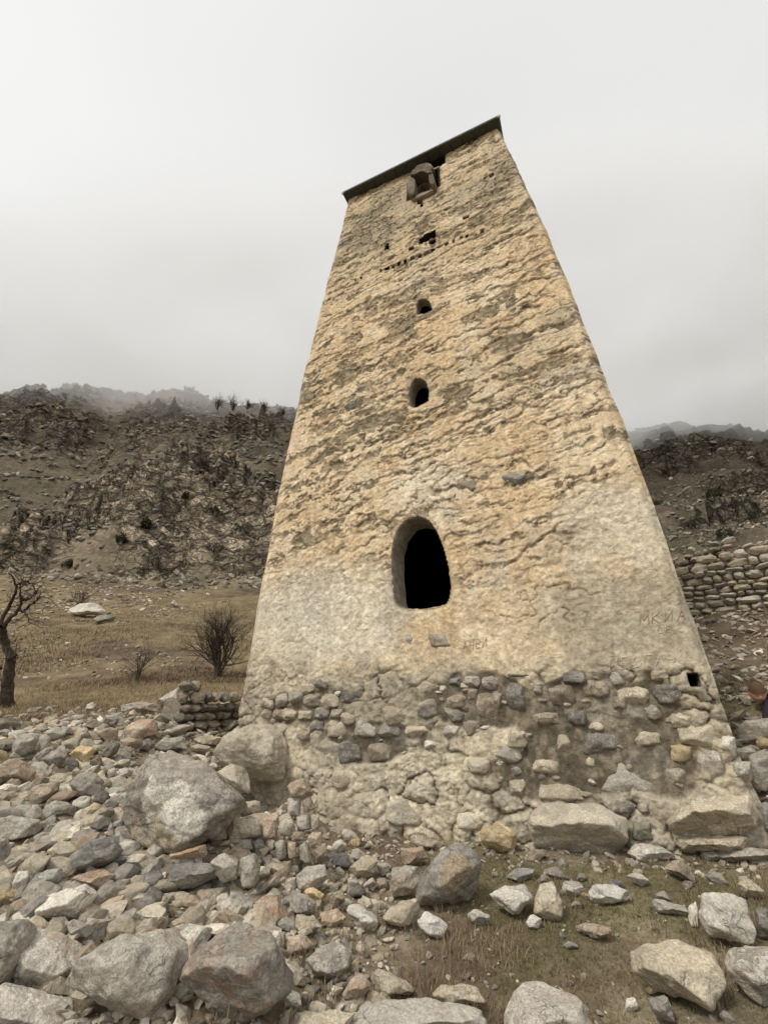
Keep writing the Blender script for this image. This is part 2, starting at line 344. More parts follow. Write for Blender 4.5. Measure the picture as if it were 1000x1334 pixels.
# ------------------------------------------------------------------ rocks
def ico(sub):
    import bmesh
    bm = bmesh.new(); bmesh.ops.create_icosphere(bm, subdivisions=sub, radius=1.0)
    v = np.array([q.co[:] for q in bm.verts]); f = np.array([[w.index for w in q.verts] for q in bm.faces]); bm.free()
    return v / np.linalg.norm(v, axis=1)[:, None], f
ICO = {s: ico(s) for s in (1, 2, 3, 4, 5, 6)}
def hull2(p):
    p = sorted(map(tuple, p))
    def half(q):
        o = []
        for a in q:
            while len(o) > 1 and (o[-1][0] - o[-2][0]) * (a[1] - o[-2][1]) - (o[-1][1] - o[-2][1]) * (a[0] - o[-2][0]) <= 0: o.pop()
            o.append(a)
        return o
    l = half(p); u = half(p[::-1]); return np.array(l[:-1] + u[:-1])
def rock_from_poly(poly, thick, sub, seed, p=46, noise=.035, chips=5):
    """poly: 2-D hull (metres, centred; x right, y up); returns verts in (right, up, forward) frame"""
    rs = np.random.RandomState(seed)
    h = hull2(poly); a = h[:, 0].max(); b = h[:, 1].max(); a0 = -h[:, 0].min(); b0 = -h[:, 1].min()
    ext = np.array([max(a, a0), max(b, b0), thick])
    pl = []
    n = len(h)
    for i in range(n):
        e = h[(i + 1) % n] - h[i]; L = np.hypot(*e)
        if L < 1e-6: continue
        n2 = np.array([e[1], -e[0]]) / L; dist = n2 @ h[i]
        s = rs.uniform(-.35, .35) * thick
        for sg in (-1, 1):
            al = math.radians(rs.uniform(5, 38) if sg < 0 else rs.uniform(5, 40))
            nn = np.array([n2[0] * math.cos(al), n2[1] * math.cos(al), sg * math.sin(al)])
            pl.append((nn, dist * math.cos(al) + sg * s * math.sin(al)))
    # one, two or three main faces towards the viewer, meeting in ridges
    a1 = rs.uniform(0, 6.283)
    for k in range(rs.randint(2, 4) if chips > 2 else 2):
        g = rs.uniform(.25, .75); t = np.array([math.cos(a1 + k * 2.3) * g, math.sin(a1 + k * 2.3) * g * 1.0, -1]); t /= np.linalg.norm(t); pl.append((t, thick * rs.uniform(.62, .85)))
    t = np.array([rs.uniform(-.2, .2), rs.uniform(.5, .9), -.8]); t /= np.linalg.norm(t); pl.append((t, rs.uniform(.70, .85) * np.linalg.norm(t * ext)))
    pl.append((np.array([0, 0, 1.0]), thick))
    for k in range(chips):
        t = rs.normal(size=3); t[2] -= .5; t /= np.linalg.norm(t); q = t * ext; pl.append((t, np.linalg.norm(q) * rs.uniform(.84, .98)))
    V, Fc = ICO[sub]
    D = V * ext
    Nn = np.array([q[0] for q in pl]); Ds = np.array([max(q[1], .05 * ext.min()) for q in pl])
    m = ext.mean(); o = rs.uniform(0, 50, 3)
    u0 = V * (ext / m)
    # facets are never quite flat: bend the directions a little before cutting
    w0 = np.stack([fbm(u0[:, 0] * 1.7 + o[k], u0[:, 1] * 1.7 + o[(k + 1) % 3], u0[:, 2] * 1.7, 3, seed=seed % 61 + k) for k in range(3)], -1)
    c = np.maximum((D + .10 * m * w0) @ Nn.T / Ds, 0)
    c = np.maximum(c, 1e-6)
    cm = c.max(1, keepdims=True)
    k = 1 / (cm[:, 0] * ((c / cm) ** p).sum(1) ** (1.0 / p))
    P = D * k[:, None]
    u = P / m
    w = fbm(u[:, 0] * 2.2 + o[0], u[:, 1] * 2.2 + o[1], u[:, 2] * 2.2 + o[2], 6, seed=seed % 97, gain=.62)
    w2 = ridged(u[:, 0] * 1.6 + o[1] + u[:, 2], u[:, 1] * 1.9 + o[2] - u[:, 2], 4, seed=seed % 89)
    q = u @ np.array([.3, .9, .25]) * 3.5 + .8 * fbm(u[:, 0] * 1.2, u[:, 1] * 1.2, u[:, 2] * 1.2, 3, seed=seed % 53); fr = q - np.floor(q)
    led = sstep(0, .15, fr) - fr
    P = P * (1 + noise * (w * .9 + w2 * .45 + led * .5 * rs.uniform(0, 1)))[:, None]
    return P, Fc
_seed = [100]
def px_rock(poly, mat, label=None, name='rock', cat='rock', group=None, depth=None, thick=None, parent=None, sink=0.0, sub=None, p=46, noise=.05, off=(0, 0, 0), push=.3):
    _seed[0] += 1
    P = np.array(poly, float); yb = P[:, 1].max(); cx = P[P[:, 1] > yb - 8][:, 0].mean()
    c = (P.max(0) + P.min(0)) / 2; sz = P.max(0) - P.min(0)
    if depth is None:
        _, depth = hit(cx, min(yb, 1400))
        th0 = .5 * math.sqrt(sz[0] * sz[1]) / F * depth
        depth = depth + push * th0
    m = depth / F
    W = CAM + ray(*c) * depth
    dh = ray(*c); dh = dh / np.linalg.norm(dh)                      # the stone's own frame: across, up and away as one looks at it
    ax = np.cross(dh, [0, 0, 1.0]); ax /= np.linalg.norm(ax); ay = np.cross(ax, dh)
    q = []
    for x_, y_ in P:
        r_ = ray(x_, y_); X_ = CAM + r_ * ((W - CAM) @ dh / (r_ @ dh)) - W; q.append((X_ @ ax, X_ @ ay))
    q = np.array(q); q = q - (q.max(0) + q.min(0)) / 2
    if thick is None: thick = .5 * math.sqrt(sz[0] * sz[1]) * m
    big = max(sz)
    if sub is None: sub = 6 if big > 85 else 5 if big > 34 else 4
    v, f = rock_from_poly(q, thick, sub, _seed[0], p=p if p < 10 else 46, noise=noise)
    # view-facing frame at the rock's own place
    v3 = v[:, :1] * ax + v[:, 1:2] * ay + v[:, 2:] * dh
    me = mesh_np(name, v3, f, [RM[mat]] if isinstance(mat, str) else [mat], smooth=True)
    loc = W - (np.array(parent.location) if parent is not None else 0)
    return obj(name, me, loc, parent, label, cat if parent is None else None, group)
# ------------------------------------------------------------------ the ground: one sheet, finest where the camera looks
def mat_ground():
    m, t, b = new_mat('ground_surface', 0.97, 0.1)
    at = N(t, 'ShaderNodeAttribute', _attribute_name='Col')
    geo = N(t, 'ShaderNodeNewGeometry')
    def noise(sc, det=5, ro=.65, dist=0):
        n = N(t, 'ShaderNodeTexNoise', Scale=sc, Detail=det, Roughness=ro, Distortion=dist); t.links.new(geo.outputs['Position'], n.inputs['Vector']); return n.outputs[0]
    nf = noise(22, 6, .75); nm = noise(1.2, 9, .72); nl = noise(.22, 9, .7)
    c = mixc(t, 1.0, at.outputs['Color'], ramp(t, nf, [(.3, .62), (.5, 1.0), (.72, 1.45)]), 'MULTIPLY')
    c = mixc(t, 1.0, c, ramp(t, nm, [(.33, .66), (.5, 1.0), (.66, 1.3)]), 'MULTIPLY')
    c = mixc(t, 1.0, c, ramp(t, nl, [(.33, .78), (.5, 1.0), (.66, 1.2)]), 'MULTIPLY')
    # broken rock of the far slopes: blocks and dark joints (the attribute's alpha says where)
    mpv = N(t, 'ShaderNodeMapping'); mpv.inputs['Scale'].default_value = (1, 1, 1.7)
    wv = N(t, 'ShaderNodeTexNoise', Scale=.5, Detail=4); t.links.new(geo.outputs['Position'], wv.inputs['Vector'])
    av = N(t, 'ShaderNodeVectorMath', _operation='MULTIPLY_ADD'); t.links.new(wv.outputs['Color'], av.inputs[0]); av.inputs[1].default_value = (2.2, 2.2, 2.2); t.links.new(geo.outputs['Position'], av.inputs[2])
    t.links.new(av.outputs[0], mpv.inputs[0])
    hts = []
    for sc, k in ((.28, 1.0), (.85, .8), (2.2, .6)):
        v1 = N(t, 'ShaderNodeTexVoronoi', Scale=sc, _feature='F1'); v2 = N(t, 'ShaderNodeTexVoronoi', Scale=sc, _feature='DISTANCE_TO_EDGE')
        t.links.new(mpv.outputs[0], v1.inputs['Vector']); t.links.new(mpv.outputs[0], v2.inputs['Vector'])
        tone = ramp(t, v1.outputs['Color'], [(.2, .70), (.5, 1.0), (.8, 1.35)])
        jn = ramp(t, v2.outputs['Distance'], [(.0, .45), (.10, 1.0)])
        fm = N(t, 'ShaderNodeMath', _operation='MULTIPLY'); t.links.new(at.outputs['Alpha'], fm.inputs[0]); fm.inputs[1].default_value = k
        c = mixc(t, fm.outputs[0], c, mixc(t, 1.0, c, mixc(t, 1.0, tone, jn, 'MULTIPLY'), 'MULTIPLY')); hts.append((jn, sc))
    t.links.new(c, b.inputs['Base Color'])
    b1 = N(t, 'ShaderNodeBump', Strength=.7, Distance=.03); t.links.new(nf, b1.inputs['Height'])
    b2 = N(t, 'ShaderNodeBump', Strength=.5, Distance=.5); t.links.new(nm, b2.inputs['Height']); t.links.new(b1.outputs[0], b2.inputs['Normal'])
    prev = b2.outputs[0]
    for jn, sc in hts:
        b3 = N(t, 'ShaderNodeBump', Distance=.5 / sc); t.links.new(jn, b3.inputs['Height']); t.links.new(at.outputs['Alpha'], b3.inputs['Strength']); t.links.new(prev, b3.inputs['Normal']); prev = b3.outputs[0]
    t.links.new(prev, b.inputs['Normal'])
    return m
def build_ground():
    azf = np.arange(-52, 52.01, .2)
    az = np.concatenate([np.arange(-180, -52, 4), azf, np.arange(56, 180, 4)])
    rr = [.25]
    while rr[-1] < 3000:
        r = rr[-1]
        if r < 2: s = .15
        elif r < 13: s = .045
        elif r < 60: s = r * .008
        elif r < 290: s = .55
        else: s = r * .06
        rr.append(r + s)
    rr = np.array(rr)
    A, R = np.meshgrid(az, rr)
    X = R * np.sin(np.radians(A)); Y = R * np.cos(np.radians(A))
    Z0 = terr(X, Y, False)
    d = terr_detail(X, Y, R, A, Z0)
    Z = Z0 + d
    na, nr = len(az), len(rr)
    i = np.arange(nr - 1)[:, None] * na; j = np.arange(na)[None, :]; k = (j + 1) % na
    f = np.stack([i + j, i + na + j, i + na + k, i + k], -1).reshape(-1, 4)
    f = f[:, ::-1]
    # centre fan
    v = np.stack([X, Y, Z], -1).reshape(-1, 3)
    v = np.vstack([v, [[0, 0, EYE - 1.75]]])
    fan = np.stack([np.arange(na), (np.arange(na) + 1) % na, np.full(na, len(v) - 1)], -1)[:, ::-1]
    # slope for what grows where
    gr = np.gradient(Z, axis=0) / np.gradient(R, axis=0)
    sl = np.abs(gr)
    lx = fbm(X * .035, Y * .035, octv=5, seed=201); ly = fbm(X * .25, Y * .25, octv=4, seed=202); lz = fbm(X * 1.3, Y * 1.3, octv=4, seed=203)
    rock = np.array([.25, .212, .16]); rock2 = np.array([.37, .305, .22]); dark = np.array([.075, .066, .05]); moss = np.array([.048, .050, .028])
    straw = np.array([.25, .19, .115]); earth = np.array([.155, .115, .078]); soil = np.array([.27, .225, .155]); green = np.array([.165, .145, .075])
    def C(a): return a[None, None, :]
    def w(x): return x[..., None]
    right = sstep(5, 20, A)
    oc = outcrop(X, Y)
    c = mix(C(rock), C(rock2), w(sstep(-.2, .6, lx + .5 * ly)))
    c = mix(c, C(dark), w(sstep(.05, .6, ly * .7 + .3 * lz - .3 * lx) * .55))
    flat = 1 - sstep(.30, .80, sl)
    veg = np.clip(flat * .8 + (1 - oc) * .5, 0, 1)
    c = mix(c, C(earth) * .66, w(veg * .85))
    c = mix(c, C(moss), w(veg * sstep(-.35, .25, fbm(X * .06, Y * .09, octv=4, seed=205)) * .85))
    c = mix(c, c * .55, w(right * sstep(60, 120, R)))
    sc = sstep(.42, .62, fbm(X * .028, Y * .028, octv=4, seed=207, gain=.6)) * sstep(60, 90, R) * (1 - right)
    c = mix(c, C(np.array([.42, .33, .22])), w(sc * .75))
    mead = 1 - sstep(52, 66, R + 8 * ly)
    alpha = np.clip((1 - mead) * (.25 + .75 * oc) * (1 - .5 * veg) * (1 - .7 * sc), 0, 1)
    g = mix(C(straw), C(earth), w(sstep(-.1, .55, lz * .5 + ly * .8)))
    g = mix(g, C(green) * .9, w(sstep(.2, .6, lx - ly * .5) * .3))
    g = mix(g, C(rock), w(sstep(.5, .9, sl) * .6))
    g = mix(g, C(earth) * .8, w(right * .5))
    c = mix(c, g, w(mead))
    near = 1 - sstep(8.5, 12.5, R + 1.2 * ly)
    n = mix(C(soil), C(earth), w(sstep(-.3, .5, lz) * .8))
    n = mix(n, C(green), w(sstep(-.15, .35, fbm(X * 1.1, Y * 1.1, octv=4, seed=209)) * sstep(-6, 2, A) * .65))
    c = mix(c, n, w(near))
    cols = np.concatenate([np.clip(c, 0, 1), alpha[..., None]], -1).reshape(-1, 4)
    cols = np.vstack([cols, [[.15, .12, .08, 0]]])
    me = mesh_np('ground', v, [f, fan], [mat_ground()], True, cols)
    obj('ground', me, kind='structure')
build_ground()

# ------------------------------------------------------------------ the tower
PSI, TX0, TY0, TZ0, K1, K2, TOP, B1, B2 = -0.41769, 0.57179, 6.06367, -1.12984, 0.03693, 0.00296, 12.60313, 0.03554, 0.00184
UX = np.array([math.cos(PSI), math.sin(PSI), 0]); NI = np.array([-math.sin(PSI), math.cos(PSI), 0])   # along the face; into the tower
def half_w(z):
    t = z - TZ0
    w = 3.1 - (K1 * t + K2 * t * t)
    return w
def face_in(z):
    t = z - TZ0; return np.where(t > 0, B1 * t + B2 * t * t, B1 * t)
def face_pt(u, z, out=0.0):
    """u along the face from its middle, z height relative to the eye, out = metres proud of the face"""
    u = np.asarray(u, float); z = np.asarray(z, float)
    ins = face_in(z) - out
    return np.stack([TX0 + u * UX[0] + ins * NI[0], TY0 + u * UX[1] + ins * NI[1], z + EYE + 0 * u], -1)
def px_face(px, py):
    d = ray(px, py); z = 3.0
    for _ in range(40):
        ins = float(face_in(np.array(z)))
        # plane point at inset ins
        p0 = np.array([TX0, TY0, 0]) + ins * NI - np.array([0, 0, 0])
        t = (p0 @ NI) / (d @ NI)
        z = .5 * z + .5 * d[2] * t
    u = (d * t - p0) @ UX
    return float(u), float(z), float(t)
def Z_(py, px=550): return px_face(px, py)[1]

OPEN = {  # outlines in the photograph's pixels, brought onto the face once
 'door': [(513, 789), (509, 752), (509, 715), (515, 690), (527, 676), (543, 670), (557, 675), (568, 690), (577, 712), (584, 738), (587, 762), (586, 775), (583, 787), (575, 789), (556, 793), (530, 794)],
 'upper': [(532, 527), (531, 512), (534, 498), (540, 491), (548, 491), (555, 497), (558, 508), (558, 521), (548, 526), (540, 531)],
 'small': [(542, 409), (541, 397), (544, 389), (553, 387), (560, 393), (563, 402), (553, 407)],
 'hood':  [(543, 261), (541, 248), (546, 240), (553, 236), (560, 240), (562, 250), (551, 257)],
}
OUT = {k: np.array([px_face(*p)[:2] for p in v]) for k, v in OPEN.items()}
def densify(P, n=72):
    P = np.vstack([P, P[:1]]); s = np.concatenate([[0], np.cumsum(np.hypot(*np.diff(P, axis=0).T))])
    t = np.linspace(0, s[-1], n, endpoint=False)
    Q = np.stack([np.interp(t, s, P[:, 0]), np.interp(t, s, P[:, 1])], -1)
    for _ in range(2): Q = .5 * Q + .25 * (np.roll(Q, 1, 0) + np.roll(Q, -1, 0))
    return Q
OUTD = {k: densify(v) for k, v in OUT.items()}
def sd_poly(P, x, y):
    """signed distance (negative inside) and nearest outline point"""
    best = np.full(x.shape, 1e9); bx = np.zeros(x.shape); by = np.zeros(x.shape); inside = np.zeros(x.shape, bool)
    n = len(P)
    for i in range(n):
        a = P[i]; b = P[(i + 1) % n]; e = b - a
        t = np.clip(((x - a[0]) * e[0] + (y - a[1]) * e[1]) / (e @ e), 0, 1)
        qx = a[0] + t * e[0]; qy = a[1] + t * e[1]; d = np.hypot(x - qx, y - qy)
        m = d < best; best = np.where(m, d, best); bx = np.where(m, qx, bx); by = np.where(m, qy, by)
        c = ((a[1] > y) != (b[1] > y)) & (x < (b[0] - a[0]) * (y - a[1]) / (b[1] - a[1] + 1e-12) + a[0])
        inside ^= c
    return np.where(inside, -best, best), bx, by
HOLES = []   # small holes: u, z, half size, depth
_r0h = px_face(464, 366); _r1h = px_face(638, 296)
for i in range(21):
    t = i / 20
    if rnd.random() < .14: continue
    HOLES.append((mix(_r0h[0], _r1h[0], t) + rnd.uniform(-.02, .02), mix(_r0h[1], _r1h[1], t) + rnd.uniform(-.025, .025), .043 * rnd.uniform(.45, 1.1), .048 * rnd.uniform(.5, 1.1)))
for (x, y, a, b) in [(504, 322, .045, .09), (607, 284, .055, .055), (903, 886, .04, .055), (552, 313, .09, .09), (560, 308, .11, .10), (563, 315, .06, .06), (536, 325, .05, .05), (530, 345, .03, .03), (640, 229, .04, .04), (632, 232, .03, .03), (547, 263, .05, .08), (549, 268, .03, .06), (567, 212, .20, .18), (551, 240, .34, .36)]:
    u, z, _ = px_face(x, y); HOLES.append((u, z, a, b))
def blob(u, z, px, py, rx, ry, soft=.5):
    """a soft patch, centre and radii given in the photograph's pixels"""
    c = px_face(px, py); e = px_face(px + rx, py); g = px_face(px, py - ry)
    du = (u - c[0]) / abs(e[0] - c[0]); dz = (z - c[1]) / abs(g[1] - c[1])
    return 1 - sstep(1 - soft, 1 + soft, np.hypot(du, dz) + .35 * fbm(u * 2.5, z * 2.5, octv=3, seed=int(px) % 50))
SW = [(px_face(x, y)[:2]) for x, y in [(330, 850), (450, 880), (560, 885), (640, 880), (760, 870), (860, 880), (930, 890)]]
def lower_edge(u):
    return np.interp(u, [p[0] for p in SW], [p[1] for p in SW])
def bulge_mask(u, z):
    zz = z + .25 * fbm(u * .8, z * .8, octv=3, seed=301)
    m = sstep(Z_(820), Z_(700), zz)                 # plaster lips above the smooth lower part
    m = m * (1 - .75 * blob(u, z, 800, 690, 75, 60)) * (1 - .7 * blob(u, z, 400, 760, 90, 60))
    return m
def bare_band(u, z):
    """where the render has gone and the courses of rubble masonry lie open"""
    b = np.maximum.reduce([blob(u, z, 640, 912, 115, 36, .35), blob(u, z, 770, 925, 120, 52, .35), blob(u, z, 480, 968, 70, 26, .4), .9 * blob(u, z, 850, 975, 70, 45, .5), .85 * blob(u, z, 720, 1000, 110, 40, .5), .8 * blob(u, z, 400, 925, 60, 30, .5)])
    return sstep(.30, .72, b + .25 * fbm(u * 2.2, z * 2.6, octv=4, seed=701, gain=.6))
def disp(u, z, full=False):
    u = np.asarray(u, float); z = np.asarray(z, float)
    h = .03 * fbm(u * .55, z * .55, octv=3, seed=310)
    zt = z - .10 * u
    mk = bulge_mask(u, z)
    high = sstep(3.0, 7.5, z)
    e_damp = 1 - .85 * sstep(.86, 1.0, np.abs(u) / np.maximum(half_w(z), .1))
    h0 = .009 * fbm(u * 3.5, z * 4.5, octv=4, seed=315, gain=.62) + .010 * fbm(u * 17, z * 19, octv=4, seed=316, gain=.7)
    crev = 0
    lean = z - .17 * u
    for (per, fu, amp0, thr, sd, wob) in ((.30, 1.5, .020, .0, 311, .65), (.17, 2.4, .011, .02, 411, .8), (.09, 5.2, .006, .1, 511, 1.0)):
        wv = wob * fbm(u * 1.1, z * 1.2, octv=3, seed=sd, gain=.55) + .42 * fbm(u * 4.2, z * 4.5, octv=3, seed=sd + 1, gain=.6) * (.25 / per) ** .3
        q = lean / per + wv
        fl = np.floor(q); fr = q - fl
        pr = sstep(thr, thr + .32, fbm(u * fu + fl * 3.7, fl * 5.1 + 0 * u, octv=3, seed=sd + 2) + .22 * fbm(u * .5, z * .5, octv=2, seed=sd + 3))
        lip = (1 - fr) ** 1.5 * sstep(0, .05, fr)
        m_ = mk if sd == 311 else mk * .9 + .10
        h = h + amp0 * pr * m_ * (lip - .35) * e_damp
        # the bare, recessed strip under each lip
        c = sstep(.74, .86, fr + .12 * fbm(u * 14, z * 14, octv=2, seed=sd + 4)) * pr * m_
        h = h - amp0 * .6 * c * e_damp
        crev = np.maximum(crev, c * (1.0 if per > .1 else .7))
    h = h + h0 * e_damp
    # scabs where the plaster has dropped off and dark mortar shows: long, ragged, leaning with the courses
    sc = fbm(u * 1.9 + 3 + .5 * fbm(u * 6, z * 6, octv=2, seed=601), lean * 6.4 + .6 * fbm(u * 5, z * 5, octv=3, seed=602), octv=5, seed=603, gain=.66)
    thr = mix(.46, .26, sstep(2.0, 5.5, z)) + .22 * fbm(u * .6, z * .5, octv=2, seed=604)
    scab = sstep(thr, thr + .06, sc) * np.clip(mk * 1.2, 0, 1)
    h = h - .020 * scab * e_damp + .008 * scab * fbm(u * 20, z * 24, octv=3, seed=605)
    crev = np.maximum(crev, scab * .95)
    # masonry showing through at the foot, under a thin render
    le = lower_edge(u)
    ft = 1 - sstep(-.20, .28, z - le + .25 * fbm(u * 1.3, z * 1.3, octv=3, seed=317))
    wx = u + .10 * fbm(u * 3, z * 3, octv=4, seed=320, gain=.6); wz = z + .07 * fbm(u * 3, z * 3 + 9, octv=4, seed=321, gain=.6)
    f1, f2, cid = worley(wx * 2.9, wz * 4.3, seed=5, jit=1.0)
    jt = 1 - sstep(.02, .13, f2 - f1)
    sm = sstep(.0, .45, f2 - f1)
    g1, g2, gid = worley(wx * 7.5, wz * 9.5, seed=9, jit=1.0)
    jt2 = 1 - sstep(.02, .12, g2 - g1)
    bared = sstep(-.25, .30, fbm(u * .9 + 3, z * 1.1, octv=4, seed=324, gain=.55) - .12 + .35 * sstep(.3, 1.3, u))
    reveal = sstep(.35, .75, cid) * bared
    vis = .22 + .78 * bared
    h = h + ft * (.034 * (sm - .5) * (.5 + cid) * vis - .032 * jt * (.15 + .85 * reveal) - .014 * jt2 * bared)
    # the render comes away in layers: ragged, stepped flakes
    fn = fbm(u * 1.5, z * 1.9, octv=6, seed=322, gain=.68) * 3.2 + .3 * fbm(u * 12, z * 14, octv=3, seed=325)
    stair = np.floor(fn) + sstep(.0, .16, fn - np.floor(fn))
    skin = sstep(-.05, .05, fn)
    h = h + ft * .012 * np.clip(stair, -2, 2)
    h = h + ft * .007 * fbm(u * 9, z * 10, octv=4, seed=326, gain=.7)
    fn2 = fbm(u * 1.2 + 40, z * 1.2, octv=6, seed=327, gain=.62) * 2.0
    h = h + (1 - ft) * .008 * (np.floor(fn2) + sstep(0, .12, fn2 - np.floor(fn2)))
    bb = bare_band(u, z)
    h = mix(h, -.035 + .012 * fbm(u * 12, z * 14, octv=3, seed=702), bb)
    # top: render gone, small flat stones
    tp = sstep(Z_(330), Z_(290), z + .5 * fbm(u * 1.2, z * .9, octv=3, seed=330)) * sstep(.0, .5, fbm(u * .8 + 4, z * .8, octv=2, seed=331) + .5 * blob(u, z, 500, 290, 60, 40) + .4 * blob(u, z, 620, 235, 60, 25))
    t1, t2, tid = worley(u * 4.0, z * 9.0, seed=12)
    h = h + tp * (.03 * (tid - .5) - .03 * (1 - sstep(.02, .15, t2 - t1)))
    # holes
    hole = np.zeros(h.shape); holec = np.zeros(h.shape)
    for (hu, hz, a, b) in HOLES:
        m = (np.abs(u - hu) < a * 2) & (np.abs(z - hz) < b * 2)
        if not np.any(m): continue
        dd = np.maximum(np.abs(u - hu) / a, np.abs(z - hz) / b)
        hole = np.maximum(hole, 1 - sstep(.75, 1.15, dd)); holec = np.maximum(holec, 1 - sstep(1.05, 1.4, dd))
    h = h - hole * .38
    # cracks
    ck = np.abs(fbm(u * 1.1 + 7, z * 1.1, octv=4, seed=340, gain=.6))
    crack = (1 - sstep(.006, .022, ck)) * sstep(.15, .5, fbm(u * .7, z * .7 + 20, octv=2, seed=341))
    h = h - .02 * crack
    if not full: return h
    return h, dict(crev=crev, ft=ft, jt=jt * ft, jt2=jt2 * ft, cid=cid, reveal=reveal, skin=skin, tp=tp, tj=1 - sstep(.02, .15, t2 - t1), tid=tid, hole=holec, mk=mk, crack=crack)
def tower_colour(u, z, q):
    def w(x): return x[..., None]
    def C(*a): return np.array(a, float)
    n1 = fbm(u * .9, z * .9, octv=4, seed=401); n2 = fbm(u * 4, z * 3.2, octv=4, seed=402); n3 = fbm(u * 14, z * 10, octv=3, seed=403)
    base = mix(C(.60, .452, .280), C(.66, .535, .365), w(sstep(-.5, .6, n1 + .3 * n2)))
    base = mix(base, C(.67, .60, .46), w(sstep(.1, .8, n2 + .4 * n3) * .35))
    # pale, washed areas low on the face
    pale = np.maximum(blob(u, z, 400, 810, 105, 75, .6), .8 * blob(u, z, 800, 690, 85, 60, .5)); pale = np.maximum(pale, .6 * blob(u, z, 560, 640, 60, 40, .6))
    base = mix(base, C(.66, .61, .50), w(pale * .75))
    greyp = np.maximum.reduce([blob(u, z, 512, 790, 22, 38), .8 * blob(u, z, 395, 800, 40, 40, .7), .7 * blob(u, z, 740, 490, 40, 14), .7 * blob(u, z, 545, 355, 22, 28), .5 * blob(u, z, 640, 730, 30, 40, .7), .5 * blob(u, z, 720, 700, 40, 30, .8)])
    base = mix(base, C(.42, .395, .33), w(greyp * .6))
    # top third less yellow, dirtier
    tz = sstep(Z_(420), Z_(300), z)
    base = mix(base, C(.52, .42, .275), w(tz * .55))
    dirt = np.maximum.reduce([blob(u, z, 490, 285, 50, 30), blob(u, z, 625, 235, 70, 20), .9 * blob(u, z, 690, 440, 80, 34, .7), .6 * blob(u, z, 590, 500, 130, 30, .8)])
    base = mix(base, C(.30, .265, .195), w(dirt * .6 * sstep(-.5, .5, n2 + n3)))
    # the foot: grey-beige render
    foot = mix(C(.40, .35, .265), C(.49, .44, .345), w(sstep(-.4, .6, n2)))
    foot = mix(foot, C(.62, .54, .40), w(sstep(.15, .6, n1 + .5 * n2) * .8))
    le = lower_edge(u)
    band = bare_band(u, z)
    ftw = 1 - sstep(-.15, .55, z - le + .35 * n1 + .15 * n2)
    rgt = sstep(.9, 1.9, u) * (1 - sstep(Z_(800), Z_(770), z + .2 * n1))
    ftw = np.maximum(ftw, rgt * .9)
    base = mix(base, foot, w(ftw))
    low = blob(u, z, 560, 1030, 150, 50, .5)
    base = mix(base, C(.60, .54, .41), w(low * .7))
    stain = blob(u, z, 480, 920, 150, 28, .7) * .6 + .55 * blob(u, z, 830, 930, 70, 60, .8)
    base = mix(base, C(.30, .262, .185), w(np.clip(stain + .35 * ftw * sstep(Z_(985), Z_(905), z + .3 * n1), 0, 1) * .85 * sstep(-.7, .3, n2)))
    # yellow runs under the door level
    yl = np.maximum.reduce([blob(u, z, 500, 868, 80, 12), blob(u, z, 730, 840, 40, 14), blob(u, z, 610, 880, 40, 10)])
    base = mix(base, C(.66, .52, .32), w(yl * .45 * sstep(-.4, .3, n2)))
    base = mix(base, mix(C(.085, .070, .050), C(.20, .168, .120), w(sstep(-.2, .7, n3 + .6 * n2))), w(band * .92))
    # bare stone where the render has gone
    bare = q['ft'] * q['reveal'] * (1 - sstep(.0, .9, q['skin']) * .6)
    st = mix(C(.22, .19, .145), C(.34, .31, .25), w(q['cid']))
    base = mix(base, st, w(bare * .9))
    cm = mix(C(.17, .135, .085), C(.26, .215, .15), w(sstep(-.3, .5, n3)))
    base = mix(base, cm, w(np.clip(q['crev'] * (.72 + .5 * sstep(-.3, .4, n2)), 0, .95)))
    base = mix(base, C(.16, .13, .09), w(np.clip(q['jt'] * (.32 + .7 * q['reveal']), 0, .95)))
    base = mix(base, base * .75, w(q['jt2'] * .4))
    tpc = mix(C(.27, .235, .17), C(.45, .38, .27), w(q['tid']))
    base = mix(base, tpc, w(q['tp'] * .8)); base = mix(base, C(.15, .125, .09), w(q['tp'] * q['tj'] * .8))
    base = mix(base, C(.2, .16, .11), w(q['crack'] * .6))
    base = mix(base, C(.022, .019, .015), w(sstep(.1, .5, q['hole'])))  # shade inside the holes painted into the colour, nearly black
    br = fbm(u * 26, z * 5, octv=3, seed=405, gain=.7)
    base = base * (1 + .07 * br)[..., None]
    base = base * (1 + .16 * n3 + .08 * fbm(u * 40, z * 30, octv=2, seed=404))[..., None]
    return np.clip(base * 1.17, .01, .86)
